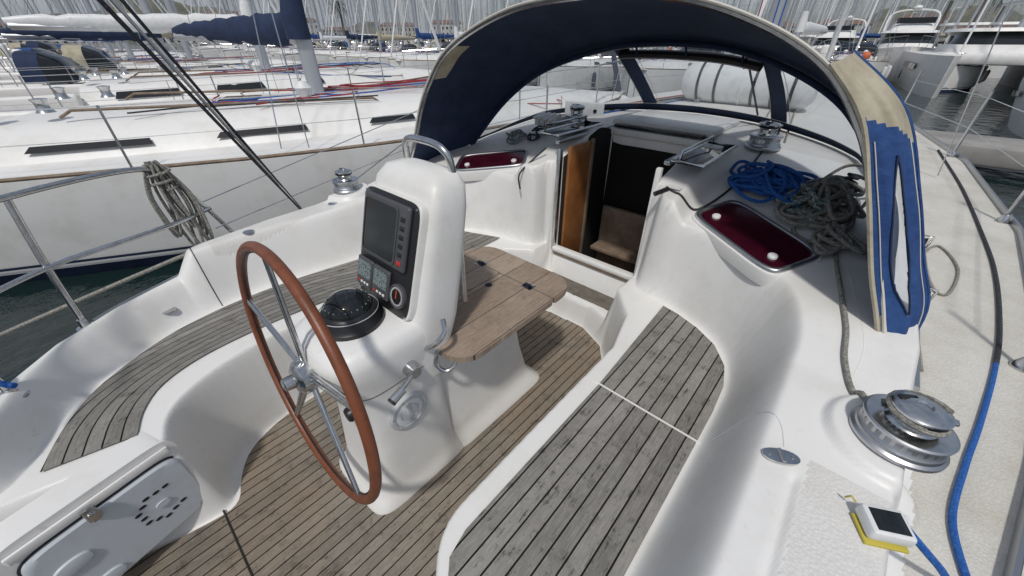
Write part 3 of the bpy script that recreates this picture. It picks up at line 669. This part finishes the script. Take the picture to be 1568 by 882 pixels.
for h in(.6,.32): b.tube([(x,y,.62+h) for x,y in st[1:]],.0035,steel,5)
b.obj('starboard_guard_rail')
b=MB();rg=random.Random(4)
for i in range(13):
    o1=rg.uniform(-.05,.05);o2=rg.uniform(-.03,.03);L=rg.uniform(.32,.50)
    b.tube(catmull([(-2.66+o2*.6,.19+o1*.5,1.17),(-2.64+o2,.17+o1*1.3,1.0),(-2.63+o2,.21+o1*1.7,1.17-L),(-2.65+o2,.24+o1*1.4,.97),(-2.67+o2*.6,.20+o1*.5,1.18)],6),.007,ropew,6)
b.tube([(-2.655+.035*math.cos(a*.6),.205+.055*math.sin(a*.6),1.04+.004*a) for a in range(30)],.007,ropew,6)
b.obj('hanging_rope_hank')
b=MB()
for i,(dx,dy) in enumerate(((0,0),(.02,.05),(.05,.09),(.09,.02))):
    b.tube([(-2.70,.86,.66),(-2.33-dx,.05+dy*1.2,2.3)],.0075 if i<3 else .005,roped if i!=1 else steel,6)
    b.tube([(-2.33-dx,.05+dy*1.2,2.3),(-1.6,-1.2,5.2)],.0075,roped,6)
b.box((-2.70,.86,.67),(.04,.06,.08),steel,bev=.01)
b.obj('running_backstay')
b=MB()
for x,y in((-2.50,.45),(-2.52,.98),(-2.35,-.05)): b.lathe([(.03,0),(.03,.004),(.001,.005)],steel,20,T(x,y,zat(x,y)))
b.obj('deck_fittings',yacht)
rope('blue_stern_line',catmull([(-1.95,-.52,.66),(-2.02,-.58,.68),(-2.1,-.68,.72),(-2.05,-.75,.72),(-1.95,-.72,.70),(-2.0,-.6,.74),(-2.2,-.7,.7),(-2.5,-.9,.5)],6),.011,ropeb)
rope('mooring_rope',catmull([(-2.62,.12,.62),(-2.7,.2,.66),(-2.72,.34,.64),(-2.64,.4,.63),(-2.66,.25,.68),(-3.4,-1.0,.2)],6),.012,ropew)

# ------------------------------------------------------------------ generic yachts for the marina
def yachtmesh(name,L=11.5,B=1.9,cover=blue,seed=0,trim=teak_trim,masth=15,hood=True,bh=.9,win=1.,my_=.07,ba=0.,fend=True,blf=.33):
    rg=random.Random(seed);b=MB();n=26
    def hb(t):
        return B*(.80+.2*math.sin((t+1)*1.2)) if t<0 else B*max(.0,(1-t**2.3))**.75*.99+.01
    ysn=[ -L/2+L*i/n for i in range(n+1)]
    def sh(y): return 1.12+.28*((y+L/2)/L)**2
    R=[];D=[]
    for y in ysn:
        t=2*y/L;w=max(hb(t),.02);s=sh(y)
        sec=[(w,s),(w*1.0,s-.12),(w*.985,.65),(w*.93,.14)]
        R.append([(-q,y,z) for q,z in sec[::-1]]);D.append([(q*w,y,s-.02+.07*(1-q*q)) for q in np.linspace(-1,1,13)])
    R2=[[(-p[0],p[1],p[2]) for p in r][::-1] for r in R]
    b.rings(R,gel,False,False,False);b.rings(R2,gel,False,False,False);b.rings(D,gel,False,False,False)
    for sg in(-1,1):
        b.rings([[(sg*max(hb(2*y/L),.02)*.93,y,.14),(sg*max(hb(2*y/L),.02)*.80,y,-.3)] for y in ysn],navy,False,False,False)
        b.rings([[(sg*(max(hb(2*y/L),.02)*.945+.012),y,.235),(sg*(max(hb(2*y/L),.02)*.94+.012),y,.20)] for y in ysn],navy,False,False,False)
        b.tube([(sg*(max(hb(2*y/L),.03)-.03),y,sh(y)+.02) for y in ysn],.022,trim,5)
    w=hb(-1);b.add([(-w,-L/2,1.12),(w,-L/2,1.12),(w*.9,-L/2+.0,-.1),(-w*.9,-L/2,-.1)],[(0,1,2,3)],gel)
    R=[]
    for t,w_,h in[(-.22,.62,.02),(-.21,.64,.40),(0,.64,.43),(.2,.55,.38),(.35,.42,.28),(.48,.25,.06)]:
        y=t*L;s=sh(y)-.03;W=w_*B;R.append([(x*W,y,s+h*(1-abs(x)**5)**.8) for x in np.linspace(-1,1,15)])
    b.rings(R,gel,False,True,True)
    for sg in(-1,1):
        for y0,y1 in((-.17,-.08),(-.03,.05),(.11,.16)):
            V=[]
            for y,hh in((y0*L,.15),(y1*L,.15),(y1*L-.05*win,.15+.12*win),(y0*L+.05,.15+.12*win)):
                W=np.interp(y/L,[-.21,0,.2,.35],[.64,.64,.55,.42])*B;xx=W*(1-(hh/.43)**1.25)**.2+.012;V.append((sg*xx,y,sh(y)-.03+hh))
            b.add(V,[(0,1,2,3)],glassd)
    for y in(-.02,.25): b.box((0,y*L,sh(y*L)+.40-.12*(y>.1)),(.5,.5,.05),glassd,bev=.02)
    for sg in(-.5,.5): b.tube([(sg*B*.8,-.15*L,sh(0)+.37),(sg*B*.8,-.14*L,sh(0)+.44),(sg*B*.7,.12*L,sh(0)+.42),(sg*B*.7,.13*L,sh(0)+.33)],.018,teak_trim,6)
    b.box((0,-.36*L,1.16),(B*1.0,.24*L,.06),teak_trim);
    for sg in(-1,1): b.box((sg*B*.62,-.35*L,1.27),(.22,.28*L,.28),gel,bev=.06)
    b.box((0,-.36*L,1.6),(.3,.25,.9),gel,bev=.08);wr=.5;M=T(0,-.40*L,1.75,rx=math.pi/2)
    b.tube([(wr*math.cos(a),wr*math.sin(a),0) for a in np.linspace(0,6.283,28,endpoint=False)],.018,steel,6,True,M)
    for k in range(6):b.tube([(0,0,0),(wr*math.cos(k*1.047),wr*math.sin(k*1.047),0)],.01,steel,5,False,M)
    if hood:
        R=[]
        for y,h,w_ in((-.245*L,.75,.62),(-.2*L,.72,.62),(-.165*L,.55,.58),(-.135*L,.05,.5)):
            R.append([(w_*B*math.copysign(abs(math.cos(a))**.6,math.cos(a)),y,sh(y)+.28+h*max(0,math.sin(a))**.6) for a in np.linspace(math.pi,0,15)])
        b.rings(R[:2],cover,False,False,False);b.rings(R[1:],glassd,False,False,False)
    my=my_*L;h0=sh(my)+.35
    b.rings([[(p[0],p[1],z) for p in sring(0,my,.07,.11,z,2.3,12)] for z in(h0,masth)],alud)
    for hz in(.38,.68):
        z=h0+(masth-h0)*hz;b.tube([(-.9*(1.2-hz),my-.15,z),(0,my,z+.04),(.9*(1.2-hz),my-.15,z)],.022,alud,6)
    for sg in(-1,1):
        zz=[h0+(masth-h0)*q for q in(.38,.68)]
        b.tube([(sg*B*.93,my-.1,1.25),(sg*.9*.82,my-.15,zz[0]),(sg*.9*.52,my-.15,zz[1]),(0,my,masth)],.006,steel,4)
        b.tube([(sg*B*.9,my-.4,1.25),(0,my,zz[0])],.006,steel,4)
    b.tube([(0,-L/2+.1,1.2),(0,my,masth)],.006,steel,4)
    b.tube([(0,L/2-.15,1.45),(0,my+.1,masth*.93)],.05,rg.choice([whitep,cover,whitep]),8)
    bz=h0+bh;bl=blf*L;MBm=Matrix.Translation((0,my,0))@Matrix.Rotation(ba,4,'Z')@Matrix.Translation((0,-my,0))
    b.tube([(0,my-.1,bz),(0,my-bl,bz+.05)],.07,alud,8,False,MBm)
    R=[]
    for t in np.linspace(0,1,22):
        r=np.interp(t,[0,.02,.1,.5,.9,1],[.10,.2,.21,.17,.11,.07])+.012*math.sin(t*60)
        y=my-.12-bl*.98*t;R.append([(r*.66*math.cos(a),y,bz+.12+r*1.0*math.sin(a)+.012*math.sin(t*37)) for a in np.linspace(0,6.283,12,endpoint=False)])
    b.rings(R,cover,M=MBm)
    b.rings([[(.14*math.cos(a),my-.05+.16*math.sin(a),bz+z) for a in np.linspace(0,6.283,12,endpoint=False)] for z in(0,.3)]+[[(.09*math.cos(a),my-.0+.12*math.sin(a),bz+.6) for a in np.linspace(0,6.283,12,endpoint=False)]],cover)
    for q in(.3,.6,.85):b.tube([(0,my-bl*q,bz+.1),(0,my+.0,masth*.6)],.004,ropew,4,False,MBm)
    ysn2=[-.42,-.25,-.08,.1,.27,.4]
    for sg in(-1,1):
        pts=[]
        for t in ysn2:
            y=t*L;x=sg*(hb(2*t)-.08);b.tube([(x,y,sh(y)),(x,y,sh(y)+.62)],.012,steel,5);pts.append((x,y,sh(y)+.61))
        b.tube(pts,.005,steel,4);b.tube([(p[0],p[1],p[2]-.3) for p in pts],.004,steel,4)
    y=.40*L
    b.tube(catmull([(-hb(.8)+.08,y,sh(y)+.62),(-.25,L/2-.15,sh(y)+.68),(0,L/2,sh(y)+.68),(.25,L/2-.15,sh(y)+.68),(hb(.8)-.08,y,sh(y)+.62)],5),.014,steel,6)
    w=hb(-.84);
    for z in(.3,.62): b.tube(catmull([(-w+.08,-.42*L,1.14+z),(-w*.9,-L/2+.05,1.14+z),(-w*.4,-L/2,1.14+z),(w*.4,-L/2,1.14+z),(w*.9,-L/2+.05,1.14+z),(w-.08,-.42*L,1.14+z)],4),.013,steel,6)
    for sg in(-1,1):
        for t in((-.3,-.1,.1,.25) if fend else (.22,.33)):
            x=sg*(hb(2*t)+.10);y=t*L+rg.uniform(-.3,.3);b.lathe([(.02,-.35),(.09,-.3),(.11,-.15),(.11,.15),(.09,.3),(.02,.35)],rg.choice([whitep,whitep,navy]),12,T(x,y,.72));b.tube([(x,y,1.05),(x-sg*.1,y,1.6)],.006,ropew,4)
    b.box((w*.7,-L/2+.25,1.65),(.12,.35,.45),rg.choice([orange,whitep,yellow]),bev=.05)
    b.lathe([(.02,-.12),(.13,-.08),(.17,0),(.13,.08),(.02,.12)],rg.choice([whitep,orange]),14,T(-w*.8,-L/2+.1,1.62,rx=1.57))
    for i in range(6):
        P=[(rg.uniform(-.8,.8)*B*.6,rg.uniform(-.1,.35)*L) for _ in range(5)];b.tube(catmull([(x,y,sh(y)+.1+.32*(abs(x)<.5*B)*(y<.3*L)) for x,y in P],5),.01,rg.choice([roper,ropeb,ropew,roped]),5)
    for sg in(-1,1):
        for t in(-.24,-.2): b.lathe([(.09,0),(.06,.04),(.06,.1),(.08,.14),(.02,.15)],steel,14,T(sg*B*.35,t*L+.5,sh(0)+.42))
        b.lathe([(.08,0),(.08,.1),(.12,.2),(.05,.28)],whitep,12,T(sg*.5,.05*L,sh(0)+.36))
    me=b.obj(name,None,45)
    d=me.data;bpy.data.objects.remove(me);return d
V1=yachtmesh('yacht_blue',cover=blue,seed=1);V2=yachtmesh('yacht_grey',L=12.5,B=2.0,cover=whitep,seed=2,masth=17,hood=False);V3=yachtmesh('yacht_navy',L=10,B=1.65,cover=navy,seed=3,masth=13.5)
V4=yachtmesh('yacht_khaki',L=11,B=1.8,cover=khaki,seed=6,masth=14)
WZ=-.62
def put(me,x,y,rz,s=1.,nm='moored_sailing_yacht'):
    o=bpy.data.objects.new(nm,me);sc.collection.objects.link(o);o.location=(x,y,WZ);o.rotation_euler=(0,0,rz);o.scale=(s,s,s);return o
N0=yachtmesh('yacht_neighbour',L=13,B=2.15,cover=navy,seed=9,masth=17,hood=False,bh=.76,win=.5,my_=.06,ba=math.radians(-50),fend=False,blf=.27)
put(N0,-6.95,2.1,math.radians(-27),1.,'neighbour_sailing_yacht')
rg=random.Random(12)
Vs=[V1,V2,V3,V4]
x=-12.6
k=1
while x>-62:
    put(Vs[k%4],x,3.2+rg.uniform(-1,1.2),math.radians(-14+rg.uniform(-5,5)),rg.uniform(.92,1.06));x-=rg.uniform(4.3,5.0);k+=1
x=-3.2
while x>-70:
    put(Vs[(k*3+1)%4],x,20.5+rg.uniform(-1,1),math.radians(180+rg.uniform(-4,4)),rg.uniform(.9,1.08));x-=rg.uniform(4.3,4.9);k+=1
for row,yy in enumerate((36,52,72,98)):
    x=16-8*row+rg.uniform(-3,3) if row<1 else rg.uniform(4,20)
    while x>-90-20*row:
        put(Vs[rg.randrange(4)],x,yy+rg.uniform(-1.5,1.5),math.radians((0 if row%2 else 180)+rg.uniform(-5,5)),rg.uniform(.85,1.15));x-=rg.uniform(4.4,6.0)
def motoryacht(name,L=12,B=2.1,seed=0):
    b=MB();n=20;R=[];D=[]
    def hb(t): return B*(1-max(0,t)**2.6)**.7*.99+.01
    def sh(y): return 1.35+.6*((y+L/2)/L)**2
    for i in range(n+1):
        y=-L/2+L*i/n;w=hb(2*y/L);s=sh(y);R.append([(w,y,s),(w*.98,y,s-.25),(w*.88,y,.5),(w*.78,y,-.2)]);D.append([(q*w,y,s-.05) for q in(-1,0,1)])
    b.rings(R,gel,False,False,False);b.rings([[(-p[0],p[1],p[2]) for p in r][::-1] for r in R],gel,False,False,False);b.rings(D,gel,False,False,False)
    w=hb(-1);b.add([(-w,-L/2,1.35),(w,-L/2,1.35),(w*.8,-L/2,-.2),(-w*.8,-L/2,-.2)],[(0,1,2,3)],gel)
    def cab(z0,z1,y0,y1,y2,w_,m):
        b.rings([sring(0,(y0+y1)/2,w_,(y1-y0)/2,z0,6,32),sring(0,(y0+y2)/2+.05,w_*.86,(y2-y0)/2-.05,z1,6,32)],m)
    cab(1.4,2.1,-L*.3,L*.25,L*.20,B*.82,gel);cab(2.1,2.7,-L*.28,L*.2,L*.12,B*.74,glassd)
    for q in(-.2,-.05,.08):
        for sg in(-1,1): b.box((sg*B*.70,q*L,2.4),(.12,.12,.62),gel)
    cab(2.7,2.85,-L*.42,L*.15,L*.13,B*.80,gel);cab(2.85,3.3,-L*.25,L*.05,L*.0,B*.6,gel)
    b.box((0,L*.02,3.45),(B*1.0,.04,.35),glassd)
    b.tube(catmull([(-B*.7,-L*.28,2.85),(-B*.65,-L*.33,4.0),(0,-L*.34,4.25),(B*.65,-L*.33,4.0),(B*.7,-L*.28,2.85)],5),.06,gel,8)
    b.lathe([(.2,0),(.28,.08),(.2,.2),(.01,.25)],whitep,18,T(0,-L*.34,4.3))
    for sg in(-1,1):
        P=[]
        for i in range(8):
            y=-.1*L+i*L*.58/7;x=sg*(hb(2*y/L)-.08);b.tube([(x,y,sh(y)),(x,y,sh(y)+.6)],.014,steel,5);P.append((x,y,sh(y)+.6))
        b.tube(P,.016,steel,6);b.rings([[(sg*(hb(2*y/L)+.01),y,sh(y)-.45),(sg*(hb(2*y/L)*.99+.01),y,sh(y)-.62)] for y in np.linspace(-L*.1,L*.25,8)],glassd,False,False,False)
    o=b.obj(name,None,40);d=o.data;bpy.data.objects.remove(o);return d
MY=motoryacht('motor_yacht_mesh');
def catmesh():
    b=MB();L=12
    for sg in(-1,1):
        R=[]
        for i in range(15):
            t=i/14;y=-L/2+L*t;w=.75*(1-max(0,2*t-1)**2.4)**.7+.01;s=1.7
            R.append([(sg*2.6-w,y,s),(sg*2.6-w*.8,y,-.2),(sg*2.6+w*.8,y,-.2),(sg*2.6+w,y,s)])
        b.rings(R,gel,True,True,True)
        b.rings([[(sg*2.6+sg*.77,y,1.25),(sg*2.6+sg*.77,y,1.0)] for y in(-2,2.5)],glassd,False,False,False)
    b.box((0,-1.5,1.5),(5,8,.5),gel,bev=.15)
    b.rings([sring(0,-.8,2.3,2.9,1.7,5,40),sring(0,-1.0,2.2,2.6,2.1,5,40)],gel);b.rings([sring(0,-1.0,2.15,2.55,2.1,5,40),sring(0,-1.2,1.95,2.2,2.65,5,40)],glassd);b.rings([sring(0,-1.5,2.2,2.8,2.65,5,40),sring(0,-1.5,2.1,2.7,2.8,5,40)],gel)
    b.rings([sring(0,-4.2,2.3,1.3,3.0,6,40),sring(0,-4.2,2.25,1.25,3.12,6,40)],gel)
    for sg in(-1,1): b.tube([(sg*2,-5.2,1.7),(sg*2.05,-5.1,3.0)],.05,gel,8)
    b.tube([(0,.5,2.8),(0,.5,18)],.11,alud,10);b.tube([(0,.3,3.9),(0,-4.8,4.0)],.1,alud,8);b.tube([(0,.2,4.15),(0,-4.7,4.2)],.2,whitep,10)
    for sg in(-1,1): b.tube([(sg*3,-.3,1.7),(0,.5,16)],.01,steel,4)
    b.tube([(0,5.8,1.7),(0,.6,16.5)],.06,whitep,8)
    o=b.obj('c',None,40);d=o.data;bpy.data.objects.remove(o);return d
CAT=catmesh()
put(CAT,3.6,34,math.radians(186),1.,'moored_catamaran')
put(MY,4.9,21.5,math.radians(170),.85,'moored_motor_yacht');put(MY,-.4,44,math.radians(184),1.0,'moored_motor_yacht');put(CAT,12.5,44,math.radians(180),1.,'moored_catamaran');put(MY,6.2,13.0,math.radians(8),.70,'moored_motor_yacht');put(MY,-5.0,47,math.radians(180),.9,'moored_motor_yacht')
# ------------------------------------------------------------------ pontoons, water, shore
b=MB()
b.box((-25,12.9,WZ+.35),(66,1.6,.35),jolly,bev=.04);b.obj('floating_pontoon')
b=MB();b.box((-30,28.5,WZ+.35),(50,1.8,.35),jolly,bev=.04);b.obj('floating_pontoon')
b=MB();b.box((-30,-5.8,WZ+.35),(70,1.8,.35),jolly,bev=.04);b.obj('floating_pontoon')
def watermat():
    m=bpy.data.materials.new('harbour_water');m.use_nodes=True;nt=m.node_tree;N=nt.nodes;L=nt.links;b=N['Principled BSDF'];b.inputs['Base Color'].default_value=(.010,.022,.022,1);b.inputs['Roughness'].default_value=.07
    tc=N.new('ShaderNodeTexCoord');n=N.new('ShaderNodeTexNoise');n.inputs['Scale'].default_value=1.8;n.inputs['Detail'].default_value=5;L.new(tc.outputs['Object'],n.inputs[0]);bp=N.new('ShaderNodeBump');bp.inputs['Strength'].default_value=.6;bp.inputs['Distance'].default_value=.12;L.new(n.outputs[0],bp.inputs['Height']);L.new(bp.outputs[0],b.inputs['Normal']);return m
b=MB();b.add([(-3000,-3000,WZ),(3000,-3000,WZ),(3000,3000,WZ),(-3000,3000,WZ)],[(0,1,2,3)],watermat());b.obj('water')
hillm=mat('hillside_scrub',(.09,.10,.07),.95,noise=(.06,(.22,.20,.16),.4,.7))
b=MB();R=[]
for i in range(90):
    a=math.radians(-20+130*i/89);d=520
    h=14+10*math.sin(i*.21)+9*math.sin(i*.47+1)+5*math.sin(i*1.3)
    if i>60:h+=10*(i-60)/29
    ca,sa=-math.sin(a),math.cos(a);R.append([(ca*(d-60),sa*(d-60),-1),(ca*(d-40),sa*(d-40),h*.35),(ca*d,sa*d,max(h,3)),(ca*(d+80),sa*(d+80),0)])
b.rings(R,hillm,False,False,False);b.obj('hills')
wallm=[mat('stucco_%d'%i,c,.9,noise=(.5,tuple(q*.8 for q in c),.4,.7)) for i,c in enumerate([(.55,.50,.42),(.6,.57,.52),(.42,.34,.27),(.62,.6,.57),(.4,.38,.35)])]
roofm=mat('terracotta_roof',(.22,.12,.085),.9,noise=(.4,(.16,.10,.08),.4,.7))
rg=random.Random(77)
for i in range(22):
    a=math.radians(-16+ i*5.6+rg.uniform(-1,1));d=rg.uniform(230,330);w=rg.uniform(12,26);h=rg.uniform(5,11);dp=10;nst=max(2,int(h/3))
    e=empty('waterfront_building');e.location=(-math.sin(a)*d,math.cos(a)*d,WZ);e.rotation_euler=(0,0,a)
    b=MB();b.box((0,0,h/2+.5),(w,dp,h+1),rg.choice(wallm));b.obj('walls',e)
    b=MB();b.add([(-w/2-.4,-dp/2-.4,h+1),(w/2+.4,-dp/2-.4,h+1),(w/2+.4,dp/2+.4,h+1),(-w/2-.4,dp/2+.4,h+1),(-w/2+3,0,h+3),(w/2-3,0,h+3)],[(0,1,5,4),(1,2,5),(2,3,4,5),(3,0,4)],roofm);b.obj('roof',e)
    b=MB()
    for s in range(nst):
        for q in np.arange(-w/2+1.5,w/2-1,2.6): b.box((q,-dp/2-.02,1.9+s*(h/nst)),(1.1,.1,1.4),glassd)
    b.obj('windows',e)
b=MB();b.box((0,0,0),(700,8,2.2),jolly,M=T(-120,150,WZ+.5,math.radians(12)));b.obj('quay_wall')
b=MB();rg=random.Random(5)
for i in range(420):
    a=math.radians(rg.uniform(-12,98));d=rg.uniform(60,150);x,y=-math.sin(a)*d,math.cos(a)*d;h=rg.uniform(10,19);r=rg.uniform(.06,.1)
    b.tube([(x,y,WZ),(x+rg.uniform(-.1,.1),y,h)],r,alud if i%3 else whitep,5);b.tube([(x-.9,y,h*.55),(x+.9,y,h*.55)],.03,alud,4)
    b.tube([(x-2.2*math.cos(a),y-2.2*math.sin(a),1),(x,y,h)],.012,steel,3);b.tube([(x+2.2*math.cos(a),y+2.2*math.sin(a),1),(x,y,h)],.012,steel,3)
    if i%2: b.tube([(x,y,2.0),(x-4*math.cos(a),y-4*math.sin(a),2.1)],.22,rg.choice([blue,navy,whitep,khaki]),6)
b.obj('distant_masts')
leaf=mat('palm_leaf',(.045,.08,.03),.7);bark=mat('palm_bark',(.16,.12,.08),.95,bump=(6,.8,.1))
def palm(x,y,h,seed):
    rg=random.Random(seed);e=empty('palm_tree');e.location=(x,y,WZ+1)
    b=MB();P=catmull([(0,0,0),(.2,0,h*.4),(.1,.1,h*.8),(0,.1,h)],6);b.tube(P,.3,bark,10,rad=[.42-.2*i/len(P) for i in range(len(P))]);b.obj('trunk',e)
    b=MB()
    for k in range(38):
        a=rg.uniform(0,6.28);el=rg.uniform(-.5,1.2);L=rg.uniform(2.4,3.4)
        C=[]
        for i in range(9):
            t=i/8;C.append(Vector((math.cos(a)*L*t*math.cos(el*.8),math.sin(a)*L*t*math.cos(el*.8),h+L*(math.sin(el)*t-.75*t*t))))
        sd=Vector((-math.sin(a),math.cos(a),0))
        for i in range(1,9):
            for q in(-1,1):
                for f in(0,.5):
                    p=C[i-1].lerp(C[i],f);d=(C[i]-C[i-1]).normalized();tip=p+sd*q*.65*math.sin(math.pi*(.15+.8*(i/9)))+d*.35-Vector((0,0,.3))
                    b.add([p,p+d*.12,tip],[(0,1,2)],leaf)
        b.tube(C,.03,leaf,4)
    b.obj('fronds',e)
palm(2.2,112,9.5,1);palm(6.6,116,9,2);palm(12.0,150,10,3);palm(-115,60,9,4)
# ------------------------------------------------------------------ light, world, camera
el,az=math.radians(58),math.radians(150)
w=bpy.data.worlds.new('World');sc.world=w;w.use_nodes=True;nt=w.node_tree;bg=nt.nodes['Background']
sky=nt.nodes.new('ShaderNodeTexSky');sky.sky_type='NISHITA';sky.sun_disc=False;sky.sun_elevation=el;sky.sun_rotation=az;sky.dust_density=2.5;sky.air_density=1.0
tc=nt.nodes.new('ShaderNodeTexCoord');n=nt.nodes.new('ShaderNodeTexNoise');n.inputs['Scale'].default_value=2.2;n.inputs['Detail'].default_value=7
mp=nt.nodes.new('ShaderNodeMapping');mp.inputs['Scale'].default_value=(1,1,4);nt.links.new(tc.outputs['Generated'],mp.inputs[0]);nt.links.new(mp.outputs[0],n.inputs[0])
mr=nt.nodes.new('ShaderNodeMapRange');mr.inputs[1].default_value=.38;mr.inputs[2].default_value=.66;mr.inputs[3].default_value=.2;mr.inputs[4].default_value=.85;nt.links.new(n.outputs[0],mr.inputs[0])
mx=nt.nodes.new('ShaderNodeMix');mx.data_type='RGBA';mx.inputs[7].default_value=(5.2,5.7,6.5,1);nt.links.new(mr.outputs[0],mx.inputs[0]);nt.links.new(sky.outputs[0],mx.inputs[6]);nt.links.new(mx.outputs[2],bg.inputs[0])
bg.inputs[1].default_value=.08
ld=bpy.data.lights.new('sun','SUN');ld.energy=2.05;ld.angle=math.radians(4);ld.color=(1,.965,.915);lo=bpy.data.objects.new('sun',ld);sc.collection.objects.link(lo)
d=Vector((math.sin(az)*math.cos(el),math.cos(az)*math.cos(el),math.sin(el)));lo.rotation_euler=d.to_track_quat('Z','Y').to_euler()
cd=bpy.data.cameras.new('camera');cd.lens=13.06;cd.sensor_width=36;cd.clip_start=.02;cd.clip_end=6000
cam=bpy.data.objects.new('camera',cd);sc.collection.objects.link(cam);cam.location=(0,0,1.70);cam.rotation_euler=(math.radians(90-33.8),0,math.radians(42));sc.camera=cam
sc.view_settings.view_transform='Standard';sc.view_settings.look='None';sc.view_settings.exposure=0
